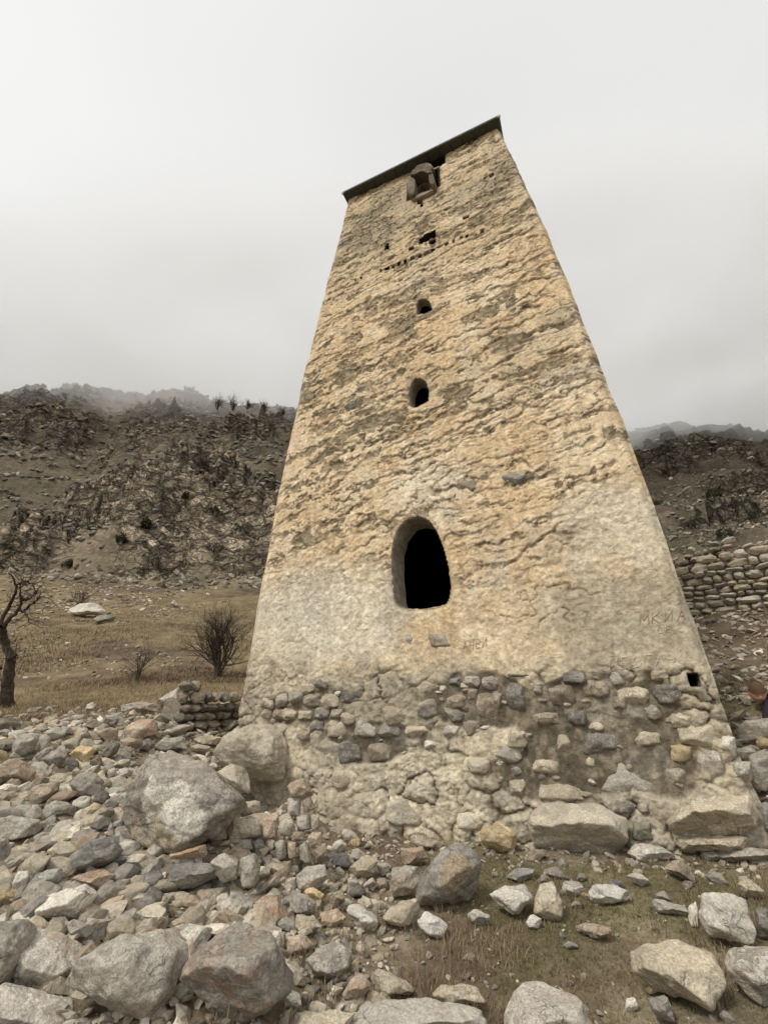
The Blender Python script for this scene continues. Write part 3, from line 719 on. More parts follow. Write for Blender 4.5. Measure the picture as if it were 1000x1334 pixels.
def mat_plaster():
    m, t, b = new_mat('old_lime_plaster', 0.95, 0.12)
    at = N(t, 'ShaderNodeAttribute', _attribute_name='Col'); geo = N(t, 'ShaderNodeNewGeometry')
    def noise(sc, det=4, ro=.7, dist=0):
        n = N(t, 'ShaderNodeTexNoise', Scale=sc, Detail=det, Roughness=ro, Distortion=dist); t.links.new(geo.outputs['Position'], n.inputs['Vector']); return n.outputs[0]
    a = noise(16, 5, .7, .6); f = noise(60, 4, .75)
    mp = N(t, 'ShaderNodeMapping'); mp.inputs['Scale'].default_value = (3.5, 3.5, .8); t.links.new(geo.outputs['Position'], mp.inputs[0])
    s = N(t, 'ShaderNodeTexNoise', Scale=3.0, Detail=5, Roughness=.7); t.links.new(mp.outputs[0], s.inputs['Vector'])
    c = mixc(t, 1.0, at.outputs['Color'], ramp(t, a, [(.30, .66), (.5, 1.0), (.7, 1.20)]), 'MULTIPLY')
    c = mixc(t, 1.0, c, ramp(t, s.outputs[0], [(.34, .86), (.5, 1.0), (.66, 1.08)]), 'MULTIPLY')
    c = mixc(t, ramp(t, f, [(.60, 0.0), (.72, .35)]), c, (.70, .66, .57))
    c = mixc(t, ramp(t, f, [(.28, .45), (.42, 0.0)]), c, (.22, .18, .12))
    t.links.new(c, b.inputs['Base Color'])
    b1 = N(t, 'ShaderNodeBump', Strength=.8, Distance=.012); t.links.new(f, b1.inputs['Height'])
    b2 = N(t, 'ShaderNodeBump', Strength=.8, Distance=.03); t.links.new(a, b2.inputs['Height']); t.links.new(b1.outputs[0], b2.inputs['Normal'])
    t.links.new(b2.outputs[0], b.inputs['Normal'])
    return m
PLASTER = mat_plaster()
TORG = np.array(face_pt(0, TZ0)) + NI * 3.1
tower = obj('stone_tower', None, TORG, None, 'tall tapering lime-plastered stone tower with an arched door high above the rubble', 'tower')
def build_tower():
    zb, zt = TZ0 - .75, TOP + .02
    zs = [zb]
    while zs[-1] < zt:
        t = (zs[-1] - zb) / (zt - zb); zs.append(zs[-1] + mix(.0135, .020, t))
    zs = np.array(zs); zs[-1] = zt
    nf, ns, nb = 410, 46, 30
    # parameter round the plan: (along, across) on a unit square, cells finest on the front
    fr = np.linspace(-1, 1, nf)
    sd = np.linspace(-1, 1, ns + 2)[1:-1]
    bk = np.linspace(1, -1, nb)
    su = np.concatenate([fr, np.ones(ns), bk, -np.ones(ns)]); sv = np.concatenate([-np.ones(nf), sd, np.ones(nb), sd[::-1]])
    front = np.concatenate([np.ones(nf, bool), np.zeros(ns + nb + ns, bool)])
    U, Zg = np.meshgrid(su, zs); V, _ = np.meshgrid(sv, zs)
    hw = half_w(Zg); ins = face_in(Zg)
    flare = .10 * sstep(TZ0 + .8, TZ0 - .2, Zg)
    hw = hw + flare
    uu = U * hw
    # corners wear round; steps where the render has broken away on the edge
    ew = .013 * fbm(Zg * 1.6, U * 3, octv=4, seed=350)
    stp = .03 * (sstep(0, .05, Z_(391, 417) - Zg) + sstep(0, .05, Z_(469, 401) - Zg) - 1)
    uu = uu + np.where(U < -.98, -1, 0) * (stp + ew) + np.where(U > .98, 1, 0) * ew
    h, q = disp(uu, Zg, True)
    edge = sstep(.955, 1.0, np.abs(U)) * (V < -.999)
    out = h - .10 * edge ** 2
    # openings: snap the rim, drop what is inside
    kill = np.zeros(U.shape, bool)
    for k, P in OUTD.items():
        m = (V < -.999) & (uu > P[:, 0].min() - .3) & (uu < P[:, 0].max() + .3) & (Zg > P[:, 1].min() - .3) & (Zg < P[:, 1].max() + .3)
        d, bx, by = sd_poly(P, uu[m], Zg[m])
        near = np.abs(d) < .010
        x = uu[m]; y = Zg[m]; x[near] = bx[near]; y[near] = by[near]; uu[m] = x; Zg[m] = y
        kk = kill[m]; kk |= d < .0; kill[m] = kk
        o = out[m]; o = o * sstep(0, .10, np.abs(d)) ; o -= .03 * (1 - sstep(0, .07, d)); out[m] = o
    depth = 2 * hw            # square plan
    fw = V < -.999
    P = face_pt(uu, Zg, np.where(fw, out, 0))
    side = ~fw
    # side and back faces: along NI from the front corner
    frac = (V + 1) / 2
    dd = frac * (2 * (3.1 + .0) - 2 * ins)        # keeps the back face battered like the front
    base_ = face_pt(uu + np.where(side & (np.abs(U) > .99), np.sign(U) * (h * .12), 0), Zg, 0)
    P = np.where(side[..., None], base_ + NI * dd[..., None], P)
    cols = tower_colour(uu, Zg, q)
    n = U.shape[1]; m_ = U.shape[0]
    i = np.arange(m_ - 1)[:, None] * n; j = np.arange(n)[None, :]; k = (j + 1) % n
    f = np.stack([i + j, i + k, i + n + k, i + n + j], -1).reshape(-1, 4)
    kf = kill.ravel()
    keep = kf[f].sum(1) < 3
    # faces wholly or mostly inside an opening go
    f = f[keep]
    me = mesh_np('wall', P.reshape(-1, 3) - TORG, f, [PLASTER], True, cols.reshape(-1, 3))
    obj('wall', me, parent=tower)
build_tower()
# jambs of the openings, ceiling and floor inside
m_jamb, _t, _b = new_mat('jamb_plaster', .95, .1)
_n = N(_t, 'ShaderNodeTexNoise', Scale=9.0, Detail=7, Roughness=.7); _g = N(_t, 'ShaderNodeNewGeometry'); _t.links.new(_g.outputs['Position'], _n.inputs['Vector'])
_t.links.new(ramp(_t, _n.outputs[0], [(.3, (.15, .13, .10)), (.5, (.32, .275, .21)), (.7, (.44, .39, .31))]), _b.inputs['Base Color'])
_bp = N(_t, 'ShaderNodeBump', Strength=.9, Distance=.03); _t.links.new(_n.outputs[0], _bp.inputs['Height']); _t.links.new(_bp.outputs[0], _b.inputs['Normal'])
def jamb(key, name, dep):
    P = OUTD[key]; c = P.mean(0); n = len(P); rings = []
    D = np.linspace(0, dep, 14)
    for i, d in enumerate(D):
        sc = 1.012 if i == 0 else 1 - .04 * d / dep
        Q = c + (P - c) * sc
        wob = .022 * fbm(np.arange(n) * .31 + 0 * Q[:, 0], np.full(n, d * 5), octv=3, seed=360) * (0 if i == 0 else 1)
        nrm = (Q - c) / (np.linalg.norm(Q - c, axis=1)[:, None] + 1e-9)
        Q = Q - nrm * np.abs(wob)[:, None]
        rings.append(face_pt(Q[:, 0], Q[:, 1], 0) + NI * (d + .022))
    V = np.concatenate(rings); i = np.arange(len(D) - 1)[:, None] * n; j = np.arange(n)[None, :]; k = (j + 1) % n
    f = np.stack([i + j, i + n + j, i + n + k, i + k], -1).reshape(-1, 4)
    obj(name, mesh_np(name, V - TORG, f, [m_jamb], True), parent=tower)
jamb('door', 'door_reveal', .46); jamb('upper', 'window_reveal', .30); jamb('small', 'window_reveal', .20); jamb('hood', 'window_reveal', .2)
m_dark, _t, _b = new_mat('shade_dark_stone', .95, .05); _b.inputs['Base Color'].default_value = (.02, .018, .016, 1)  # darkness of the unlit room put into the lining's near-black colour
# inner lining: the room inside is walled, the walls are thick
def inner():
    mb = MB()
    zs = np.linspace(TZ0 + .1, TOP - .25, 24); rings = []
    for z in zs:
        w = float(half_w(z)) - .62; i0 = float(face_in(z)) + .62; i1 = 6.2 - float(face_in(z)) - .62
        for (u, d) in ((-w, i0), (w, i0), (w, i1), (-w, i1)):
            rings.append(np.array([TX0, TY0, 0]) + u * UX + d * NI + np.array([0, 0, z + EYE]))
    V = np.array(rings); f = []
    for a in range(len(zs) - 1):
        for b in range(4):
            if b == 0: continue
            f.append([a * 4 + b, (a + 1) * 4 + b, (a + 1) * 4 + (b + 1) % 4, a * 4 + (b + 1) % 4])
    f.append([0, 1, 2, 3]); mb.add(V, f)
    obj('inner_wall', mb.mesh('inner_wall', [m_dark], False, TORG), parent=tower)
    for z in (3.1, 6.2, 9.0):
        w = float(half_w(z)) - .64; i0 = float(face_in(z)) + .1; i1 = 6.1 - float(face_in(z)) - .64
        b = MB(); c = np.array([TX0, TY0, 0]) + (i0 + i1) / 2 * NI + np.array([0, 0, z + EYE])
        R = np.stack([UX, NI, [0, 0, 1]], -1)
        b.box(c, (w, (i1 - i0) / 2 - .35, .06), R)
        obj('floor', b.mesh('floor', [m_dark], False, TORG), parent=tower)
inner()
# roof slab, fascia, rafters
def roof():
    m_sheet, t, b = new_mat('grey_green_roof_sheet', .6, .4); b.inputs['Base Color'].default_value = (.155, .17, .15, 1)
    n = N(t, 'ShaderNodeTexNoise', Scale=5.0, Detail=6); g = N(t, 'ShaderNodeNewGeometry'); t.links.new(g.outputs['Position'], n.inputs['Vector'])
    t.links.new(ramp(t, n.outputs[0], [(.35, (.12, .135, .12)), (.65, (.20, .215, .19))]), b.inputs['Base Color'])
    m_wood, t, b = new_mat('weathered_board', .85, .2); b.inputs['Base Color'].default_value = (.075, .078, .068, 1)
    w = float(half_w(TOP)); i0 = float(face_in(TOP)); i1 = 6.2 - i0
    R = np.stack([UX, NI, [0, 0, 1]], -1)
    c0 = np.array([TX0, TY0, EYE + TOP])
    ov = .14; ovf = .18
    rs = obj('roof', None, tuple((c0 + (i0 + i1) / 2 * NI) - TORG), tower)
    org = c0 + (i0 + i1) / 2 * NI
    b = MB(); b.box(c0 + (i0 - ovf + i1 + ovf) / 2 * NI + [0, 0, .10], (w + ov * .35, (i1 - i0) / 2 + ovf, .022), R)
    obj('roof_sheet', b.mesh('roof_sheet', [m_sheet], False, org), parent=rs)
    b = MB(); b.box(c0 + (i0 - ovf - .012) * NI + [0, 0, .075], (w + ov * .35 + .015, .010, .042), R)
    obj('fascia', b.mesh('fascia', [m_sheet], False, org), parent=rs)
    for k in range(14):
        u = mix(-w, w, (k + .5) / 14)
        b = MB(); b.box(c0 + u * UX + (i0 - ovf / 2 + .12) * NI + [0, 0, .048], (w / 14 - .006, ovf / 2 + .16, .028), R)
        obj('soffit_board', b.mesh('soffit_board', [m_wood], False, org), parent=rs)
roof()
# stone hood over the top opening
def slab(uv, th0, th1, mat, name='hood_slab', parent=tower, seed=1):
    """a stone standing out from the face: outline uv on the face, from th0 (inside) to th1 (proud)"""
    P = densify(np.array([px_face(*p)[:2] for p in uv]), 20); n = len(P); c = P.mean(0)
    rings = []
    rs = np.random.RandomState(seed)
    for d, s in ((-th0, .96), (-.0, 1.0), (th1 * .85, 1.0), (th1, .90)):
        Q = c + (P - c) * s
        rings.append(face_pt(Q[:, 0], Q[:, 1], d + rs.uniform(-.01, .01, n)))
    V = np.concatenate(rings + [face_pt(c[0], c[1], th1)[None]])
    i = np.arange(3)[:, None] * n; j = np.arange(n)[None, :]; k = (j + 1) % n
    f = np.stack([i + j, i + k, i + n + k, i + n + j], -1).reshape(-1, 4)
    fan = np.stack([3 * n + np.arange(n), 3 * n + (np.arange(n) + 1) % n, np.full(n, 4 * n)], -1)
    return obj(name, mesh_np(name, V - TORG, [f, fan], [RM[mat]], False), parent=parent)
slab([(533, 262), (534, 244), (539, 238), (545, 244), (543, 264)], .3, .20, 'hood', seed=3)
slab([(561, 236), (566, 234), (570, 246), (568, 253), (562, 250)], .3, .20, 'hood', seed=4)
slab([(535, 240), (545, 230), (561, 228), (569, 236), (563, 240), (553, 234), (542, 242)], .3, .24, 'hood', seed=5)
slab([(541, 226), (557, 219), (566, 222), (567, 230), (556, 226), (543, 231)], .2, .16, 'hood', seed=6)
slab([(538, 266), (567, 253), (568, 250), (549, 257), (537, 262)], .2, .10, 'brown', seed=7)
# stones that show in the face
FST = [((438, 962, 475, 997), 'dark'), ((476, 965, 517, 995), 'brown'), ((580, 902, 613, 928), 'brown'), ((541, 908, 574, 938), 'grey'), ((617, 900, 655, 937), 'brown'),
 ((524, 942, 571, 963), 'tan'), ((495, 918, 533, 945), 'tan'), ((607, 893, 624, 912), 'brown'), ((657, 888, 692, 926), 'dark'), ((551, 964, 571, 978), 'light'),
 ((520, 822, 548, 850), 'grey'), ((556, 822, 598, 846), 'tan'), ((375, 898, 402, 918), 'grey'), ((440, 925, 472, 945), 'brown'), ((365, 920, 392, 940), 'tan'), ((385, 948, 408, 966), 'brown'),
 ((694, 890, 706, 905), 'grey'), ((708, 886, 756, 925), 'brown'), ((755, 883, 795, 912), 'brown'), ((658, 874, 705, 887), 'dark'), ((690, 926, 737, 948), 'brown'), ((739, 922, 766, 948), 'dark'),
 ((748, 952, 812, 987), 'dark'), ((815, 952, 866, 976), 'tan'), ((864, 966, 902, 995), 'ochre'), ((770, 985, 856, 1046), 'grey'), ((697, 1018, 768, 1048), 'tan'),
 ((815, 1062, 853, 1099), 'green'), ((803, 1045, 826, 1061), 'dark'), ((826, 1044, 851, 1061), 'grey'), ((937, 958, 961, 986), 'light'), ((948, 990, 980, 1022), 'grey'),
 ((640, 898, 656, 930), 'brown'), ((790, 905, 820, 930), 'brown'), ((650, 613, 701, 637), 'blue'), ((592, 625, 646, 650), 'brown'), ((447, 523, 475, 538), 'dark'), ((574, 664, 596, 678), 'grey'),
 ((606, 985, 640, 1010), 'tan'), ((655, 950, 690, 975), 'tan'), ((690, 985, 730, 1012), 'tan'), ((590, 1050, 640, 1085), 'lime'), ((500, 1040, 560, 1078), 'lime'),
 ((430, 1000, 470, 1030), 'tan'), ((870, 925, 905, 950), 'tan'), ((660, 1010, 690, 1040), 'tan'), ((576, 945, 600, 962), 'light'), ((860, 1000, 900, 1025), 'tan'), ((720, 955, 745, 985), 'tan')]
for i, (bx, mt) in enumerate(FST):
    x0, y0, x1, y1 = bx; cx, cy2 = (x0 + x1) / 2, (y0 + y1) / 2
    _, _, dep = px_face(cx, cy2); s = max(x1 - x0, y1 - y0)
    n = 8; rs = np.random.RandomState(500 + i); an = np.arange(n) / n * 6.283 + rs.uniform(-.25, .25, n)
    sq = 1 / np.maximum(np.abs(np.cos(an)), np.abs(np.sin(an))) ** .8
    poly = [(cx + (x1 - x0) / 2 * math.cos(a) * k * rs.uniform(.86, 1.0), cy2 + (y1 - y0) / 2 * math.sin(a) * k * rs.uniform(.86, 1.0)) for a, k in zip(an, sq)]
    low_ = cy2 > 880
    u_, z_, _ = px_face(cx, cy2); hh = float(disp(np.array([u_]), np.array([z_]))[0])
    th = min(.5 * s / F * dep, .13)
    px_rock(poly, mt, name='stone', depth=dep - hh * .9 + th * (.20 if low_ else .66), thick=th, parent=tower, sub=4, noise=.06)
def packed():
    rs = np.random.RandomState(77); z = Z_(1062); done = 0; FB = [(px_face(b[0], b[3])[:2], px_face(b[2], b[1])[:2]) for b, _ in FST]
    mats = ['brown', 'tan', 'grey', 'tan', 'grey', 'brown', 'tan', 'dark', 'granite']
    while z < Z_(872):
        hgt = rs.uniform(.15, .31); u = -3.05 + rs.uniform(0, .2)
        while u < 3.1:
            wd = hgt * rs.uniform(.95, 1.9); cu, cz = u + wd / 2, z + hgt / 2 + rs.uniform(-.02, .02); u += wd
            if abs(cu) > float(half_w(cz)) - wd * .5: continue
            if float(bare_band(np.array([cu]), np.array([cz]))[0]) < .25: continue
            if any(a[0] - wd * .10 < cu < b[0] + wd * .10 and a[1] - hgt * .10 < cz < b[1] + hgt * .10 for a, b in FB): continue
            n = 8; an = np.arange(n) / n * 6.283 + rs.uniform(-.3, .3, n); sq = 1 / np.maximum(np.abs(np.cos(an)), np.abs(np.sin(an))) ** .85
            poly = np.stack([np.cos(an) * sq * wd / 2, np.sin(an) * sq * hgt / 2], -1) * rs.uniform(.90, 1.06, (n, 1))
            v, f = rock_from_poly(poly, .10, 4, 3000 + done, noise=.07, chips=3)
            v3 = v[:, :1] * UX + v[:, 1:2] * np.array([0, 0, 1.0]) + v[:, 2:] * NI
            c = face_pt(cu, cz, -.043 + rs.uniform(-.02, .012))
            obj('stone', mesh_np('stone', v3, f, [RM[mats[rs.randint(len(mats))]]]), c - TORG, tower); done += 1
        z += hgt * .96
    # chinking: small stones wedged in the gaps
    for k in range(110):
        cu, cz = rs.uniform(-2.9, 3.0), rs.uniform(Z_(1060), Z_(880))
        if abs(cu) > float(half_w(cz)) - .1 or float(bare_band(np.array([cu]), np.array([cz]))[0]) < .6: continue
        wd, hgt = rs.uniform(.07, .17), rs.uniform(.05, .11); n = 7; an = np.arange(n) / n * 6.283 + rs.uniform(-.3, .3, n)
        poly = np.stack([np.cos(an) * wd / 2, np.sin(an) * hgt / 2], -1) * rs.uniform(.85, 1.1, (n, 1))
        v, f = rock_from_poly(poly, .05, 3, 5000 + k, noise=.06, chips=2); v3 = v[:, :1] * UX + v[:, 1:2] * np.array([0, 0, 1.0]) + v[:, 2:] * NI
        obj('stone', mesh_np('stone', v3, f, [RM[['tan', 'grey', 'light', 'brown'][rs.randint(4)]]]), face_pt(cu, cz, -.045) - TORG, tower)
    return done
packed()
# two great foundation boulders and their neighbours, built into the foot of the wall
def foot(poly, mt, pr, label=None):
    P = np.array(poly); c = (P.max(0) + P.min(0)) / 2; _, _, dep = px_face(*c)
    s = max(P.max(0) - P.min(0)); th = .30 * s / F * dep + .08
    return px_rock(poly, mt, name='foundation_boulder', depth=dep + th * .55 - pr, thick=th, parent=tower, sub=6, noise=.045)
foot([(680, 1062), (690, 1052), (730, 1044), (780, 1047), (806, 1058), (815, 1082), (812, 1112), (760, 1119), (700, 1117), (684, 1095)], 'lime', .28)
foot([(857, 1062), (866, 1048), (900, 1036), (945, 1024), (975, 1024), (989, 1045), (990, 1072), (972, 1092), (930, 1094), (880, 1092)], 'tan', .26)
foot([(868, 1090), (925, 1084), (972, 1090), (966, 1106), (920, 1110), (876, 1106)], 'tan', .20)
foot([(412, 1080), (440, 1072), (462, 1092), (500, 1104), (500, 1126), (416, 1126)], 'grey', .22)
foot([(505, 1085), (560, 1078), (620, 1084), (640, 1100), (600, 1112), (520, 1112)], 'tan', .10)
# letters scratched in the plaster
def letters():
    m_dk, _, b = new_mat('scratched_plaster_dark', .95, .1); b.inputs['Base Color'].default_value = (.36, .28, .19, 1)
    m_lt, _, b = new_mat('scratched_plaster_pale', .95, .1); b.inputs['Base Color'].default_value = (.55, .50, .40, 1)
    G = {'В': [[(0, 0), (0, 1), (.6, .9), (.6, .6), (0, .52), (.7, .4), (.7, .1), (0, 0)]], 'И': [[(0, 1), (0, 0), (.7, 1), (.7, 0)]], 'А': [[(0, 0), (.4, 1), (.8, 0)], [(.15, .4), (.65, .4)]],
         'М': [[(0, 0), (.1, 1), (.45, .35), (.8, 1), (.95, 0)]], 'К': [[(0, 0), (0, 1)], [(.7, 1), (0, .5), (.7, 0)]], 'Н': [[(0, 0), (0, 1)], [(.7, 0), (.7, 1)], [(0, .5), (.7, .5)]],
         'Л': [[(0, 0), (.35, 1), (.7, 0)]], 'П': [[(0, 0), (0, 1), (.7, 1), (.7, 0)]], 'Е': [[(.6, 1), (0, 1), (0, 0), (.6, 0)], [(0, .5), (.5, .5)]], 'С': [[(.6, .9), (.2, 1), (0, .5), (.2, 0), (.6, .1)]],
         'Т': [[(0, 1), (.8, 1)], [(.4, 1), (.4, 0)]], 'О': [[(.35, 1), (0, .6), (.1, .1), (.5, 0), (.75, .4), (.6, .9), (.35, 1)]], '1': [[(0, .7), (.3, 1), (.3, 0)]], '7': [[(0, 1), (.6, 1), (.25, 0)]], 'Г': [[(0, 0), (0, 1), (.6, 1)]]}
    def word(txt, a, b_, hpx, mat, wpx):
        mb = MB(); a = np.array(a, float); b_ = np.array(b_, float); adv = (b_ - a) / len(txt); up = np.array([0.05, -1.0]) * hpx
        for i, ch in enumerate(txt):
            o = a + adv * i
            for st in G[ch]:
                P = np.array([o + adv * .8 * x + up * y for x, y in st])
                Q = []
                for k in range(len(P) - 1):
                    m = max(2, int(np.hypot(*(P[k + 1] - P[k])) / 1.5))
                    Q += [P[k] + (P[k + 1] - P[k]) * t / m for t in range(m)]
                Q.append(P[-1]); uz = np.array([px_face(*p)[:2] for p in Q])
                hh = disp(uz[:, 0], uz[:, 1]) ; R3 = face_pt(uz[:, 0], uz[:, 1], hh + .001)
                mb.tube(R3, wpx * .36 / F * 6.2, 5)
        obj('scratched_letters', mb.mesh('scratched_letters', [mat], True, TORG), parent=tower)
    word('ВИА', (595, 724), (628, 719), 11, m_dk, 1.0)
    word('АНВИ', (602, 849), (636, 842), 13, m_dk, 1.0)
    word('МКИА', (832, 815), (898, 806), 14, m_dk, 1.6)
    word('77', (882, 788), (893, 787), 8, m_dk, 1.0)
    word('СЕ', (856, 826), (878, 823), 8, m_dk, 1.0)
    word('ПЕСТАНО', (793, 873), (898, 864), 15, m_lt, 1.3)
letters()
# ------------------------------------------------------------------ hand-placed boulders and stones (outline of each as the photograph shows it)
HB = []      # what they cover, so that loose stones keep off
LM = []
def R(label, mat, pts, big=False, **k):
    P = [tuple(float(q) for q in w.split(',')) for w in pts.split()]
    A = np.array(P); HB.append((*A.min(0), *A.max(0)))
    s = max(A.max(0) - A.min(0))
    LM.append((A[:, 0].mean(), A[:, 1].mean(), label))
    nm = 'boulder' if s > 75 else 'rock'
    return px_rock(P, mat, label=label, name=nm, cat=nm, **k)
R('largest oval boulder of grey speckled granite in the front row', 'granite', '80,1277 95,1256 139,1231 189,1214 235,1213 248,1240 238,1265 235,1298 210,1328 176,1330 126,1309 88,1294', noise=.025, p=12)
R('great fissured grey boulder with pale veins and a rusty hollow, front row', 'vein', '233,1276 244,1247 273,1221 303,1205 336,1203 363,1221 383,1267 385,1282 367,1302 350,1324 323,1333 288,1333 255,1313 237,1289', noise=.06)
R('blunt tan and grey boulder left of the oval granite one', 'granite', '8,1248 27,1210 84,1208 109,1219 122,1235 97,1261 63,1288 8,1277', p=12)
R('white slab-like block with a dark shaded end, tilted behind the front boulders', 'light', '46,1185 67,1168 113,1153 126,1168 122,1181 101,1206 46,1206', p=22)
R('smooth grey boulder cut by the left edge beside the white slab', 'grey', '-40,1197 46,1191 50,1206 25,1220 8,1250 0,1280 -40,1290', p=10)
R('pale half-buried stone at the bottom left corner', 'light', '-20,1280 20,1281 100,1303 98,1345 -20,1345', p=12)
R('low pale stone tucked between the two largest front boulders', 'light', '225,1214 252,1203 279,1208 272,1229 243,1242')
R('big buff block at the foot of the front row, cut by the bottom edge', 'light', '445,1350 468,1303 543,1294 618,1310 645,1350 540,1362', p=12)
R('rounded boulder spotted with white and orange lichen at the bottom edge', 'granite', '650,1350 655,1300 672,1281 710,1277 742,1290 762,1318 774,1350 710,1372', p=10, noise=.02)
R('broad boulder with an ochre top and grey face in the front right', 'tan', '817,1243 832,1228 877,1217 904,1222 928,1237 947,1264 946,1285 922,1309 892,1309 868,1288 832,1276 820,1264', noise=.05)
R('upright cream slab standing in the grass on the right', 'light', '908,1195 910,1168 928,1165 940,1157 970,1171 979,1186 983,1216 976,1231 949,1234 922,1222', p=14, thick=.12)
R('thin cream flake leaning against the upright slab', 'light', '895,1180 907,1173 909,1207 896,1208', thick=.05)
R('white lichened boulder cut by the right edge in front', 'granite', '943,1252 955,1237 1000,1226 1040,1240 1045,1300 1000,1312 970,1290 949,1267', p=11)
R('grey triangular boulder with an orange stain below the wall', 'stain', '538,1162 553,1128 584,1096 601,1091 621,1111 630,1148 618,1169 584,1181 543,1176', noise=.045)
R('tall grey-brown stone leaning on the triangular boulder', 'grey', '506,1172 509,1131 530,1126 550,1128 547,1152 526,1172')
R('salmon-coloured stone wedged over the leaning one', 'rust', '521,1128 521,1104 550,1102 557,1118 530,1130')
R('flat brown stone under the edge of the render', 'brown', '533,1094 547,1090 576,1096 576,1108 540,1106')
R('orange angular block beside the lime-crusted foundation boulder', 'ochre', '625,1080 652,1070 674,1087 672,1104 652,1111 628,1104', p=22)
R('whitish oval stone at the left end of the grass patch', 'white', '450,1179 468,1177 496,1199 489,1212 468,1210 453,1196')
R('tan wedge between the oval stone and the marbled one', 'tan', '497,1196 509,1180 540,1167 550,1176 540,1206 502,1208')
R('black and white marbled stone at the edge of the grass', 'white', '542,1191 557,1186 584,1203 577,1222 560,1221 543,1204')
R('small grey domed stone in the grass right of the marbled one', 'grey', '608,1193 618,1184 640,1193 638,1205 618,1207')
R('pale faceted stone left of the tall tan slab', 'light', '637,1164 652,1154 693,1149 695,1169 672,1193 649,1179', p=20)
R('tall tan slab standing on edge below the foundation boulder', 'tan', '693,1172 700,1148 722,1144 733,1198 706,1195 693,1186', thick=.08)
R('small bright white stone at the foot of the tan slab', 'white', '684,1203 691,1189 705,1196 701,1211 688,1210')
R('flat grey stone just above the pale faceted one', 'blue', '659,1142 669,1131 696,1130 693,1142 676,1150')
R('grey stone with a white crust standing in dry grass, front middle', 'granite', '397,1250 421,1230 445,1227 458,1240 455,1261 434,1276 414,1271')
R('red-brown and yellow stone under the crusted grey one', 'rust', '446,1295 458,1271 479,1267 485,1288 462,1308 448,1308')
R('plain tan flat stone right of the red-brown one', 'tan', '479,1267 496,1260 530,1278 547,1297 489,1298', p=12)
R('long buried tan stone behind the buff front block', 'tan', '559,1295 574,1283 618,1286 634,1306 584,1312', p=12)
R('dusty stone cut by the bottom edge left of the buff block', 'tan', '375,1350 385,1320 440,1316 466,1322 445,1350', p=12)
R('little pale wedge at the right foot of the veined boulder', 'light', '367,1295 378,1285 395,1300 396,1317 372,1314')
R('white oblong stone in the grass before the foundation boulder', 'white', '764,1165 772,1153 799,1151 821,1157 818,1171 790,1181 770,1179')
R('speckled cream stone next to the tall tan slab', 'light', '730,1162 733,1147 757,1147 761,1162 745,1169')
R('low grey wedge left of the upright cream slab', 'grey', '847,1174 856,1171 892,1183 896,1194 856,1192')
R('small pale flat stone above the grey wedge', 'light', '814,1139 832,1136 847,1147 835,1156')
R('dull pale stone under the tan foundation boulder', 'light', '812,1114 829,1097 862,1105 882,1116 844,1125 820,1123')
R('brown sloping stone in front of the tan foundation boulder', 'brown', '862,1129 880,1116 904,1132 904,1149 886,1143')
R('orange stone half sunk in the grass', 'rust', '748,1207 766,1201 799,1207 796,1219 781,1225 751,1213')
R('tiny pale wedge near the bottom edge in the grass', 'light', '811,1318 814,1300 826,1297 830,1312 820,1320')
R('blue-grey stone below the broad ochre-topped boulder', 'blue', '841,1297 865,1293 874,1309 878,1332 850,1319')
R('small orange stone on top of the blue-grey one', 'ochre', '840,1289 850,1282 863,1291 844,1297')
R('dusty tan stone behind the upright cream slab', 'tan', '955,1153 973,1144 997,1162 994,1172 967,1169')
R('dark grey stone at the right edge behind the cream slab', 'dark', '979,1180 1002,1187 1020,1220 1002,1229 983,1222')
R('long low grey slab at the right foot of the tower', 'grey', '907,1114 934,1107 990,1104 1015,1111 1015,1126 916,1127')
R('smooth dark grey boulder lying behind the tower corner', 'grey', '953,957 962,942 985,934 1020,932 1026,960 1000,974 965,972', p=10, noise=.02)
R('little ochre stone under the smooth boulder at the right edge', 'ochre', '983,966 990,959 1006,965 1006,978 988,978')
R('squared grey block by the tower corner at the right edge', 'grey', '977,986 990,978 1016,978 1018,1030 985,1032', p=20)
R('cracked pale stone at the outer corner of the tower', 'light', '955,976 975,971 987,980 976,992 958,990')
R('bluish grey block at the right edge below the squared one', 'blue', '986,1050 1000,1043 1020,1050 1020,1092 995,1086')
# the two big ones at the tower's left corner and their neighbours
R('biggest boulder, dark grey on top with a white lichen patch, left of the tower', 'big', '170,1014 180,995 204,980 258,979 266,992 290,1011 323,1046 300,1062 284,1078 266,1097 226,1110 177,1100 168,1076', noise=.085, p=14)
R('lime-crusted lump of old masonry against the tower corner', 'lime', '274,981 282,965 301,957 315,941 344,937 366,944 380,960 384,995 377,1017 358,1027 336,1025 323,1011 301,995 277,1000', noise=.10, depth=px_face(345, 1000)[2] - .12, p=8)
R('brown and cream stone leaning below the lime-crusted lump', 'lime', '282,1006 296,996 317,998 330,1017 323,1035 301,1027 285,1014', depth=px_face(345, 1000)[2] - .55)
R('small rounded tan stone on the crest behind the biggest boulder', 'tan', '247,973 258,968 276,973 275,982 258,984')
R('grey slab behind the biggest boulder', 'grey', '201,977 215,960 239,960 248,977 212,980')
R('thin flat tan slab right of the grey slab on the crest', 'tan', '252,963 263,958 293,960 285,972 258,970')
R('pale pointed slab topping the heap beside the ruined wall', 'light', '204,911 236,894 242,916 220,926', thick=.2)
R('brown block ending the ruined wall under the pale slab', 'brown', '213,922 223,911 236,922 237,937 216,940')
R('long flat grey slab across the top of the heap', 'grey', '154,918 190,914 213,919 212,928 182,931 155,928')
R('rust-red slab jutting from the top of the heap', 'rust', '161,944 185,937 208,938 204,955 182,964 160,963', p=22)
R('dark grey stone under the rust-red slab', 'dark', '176,971 193,961 204,968 199,978 180,978')
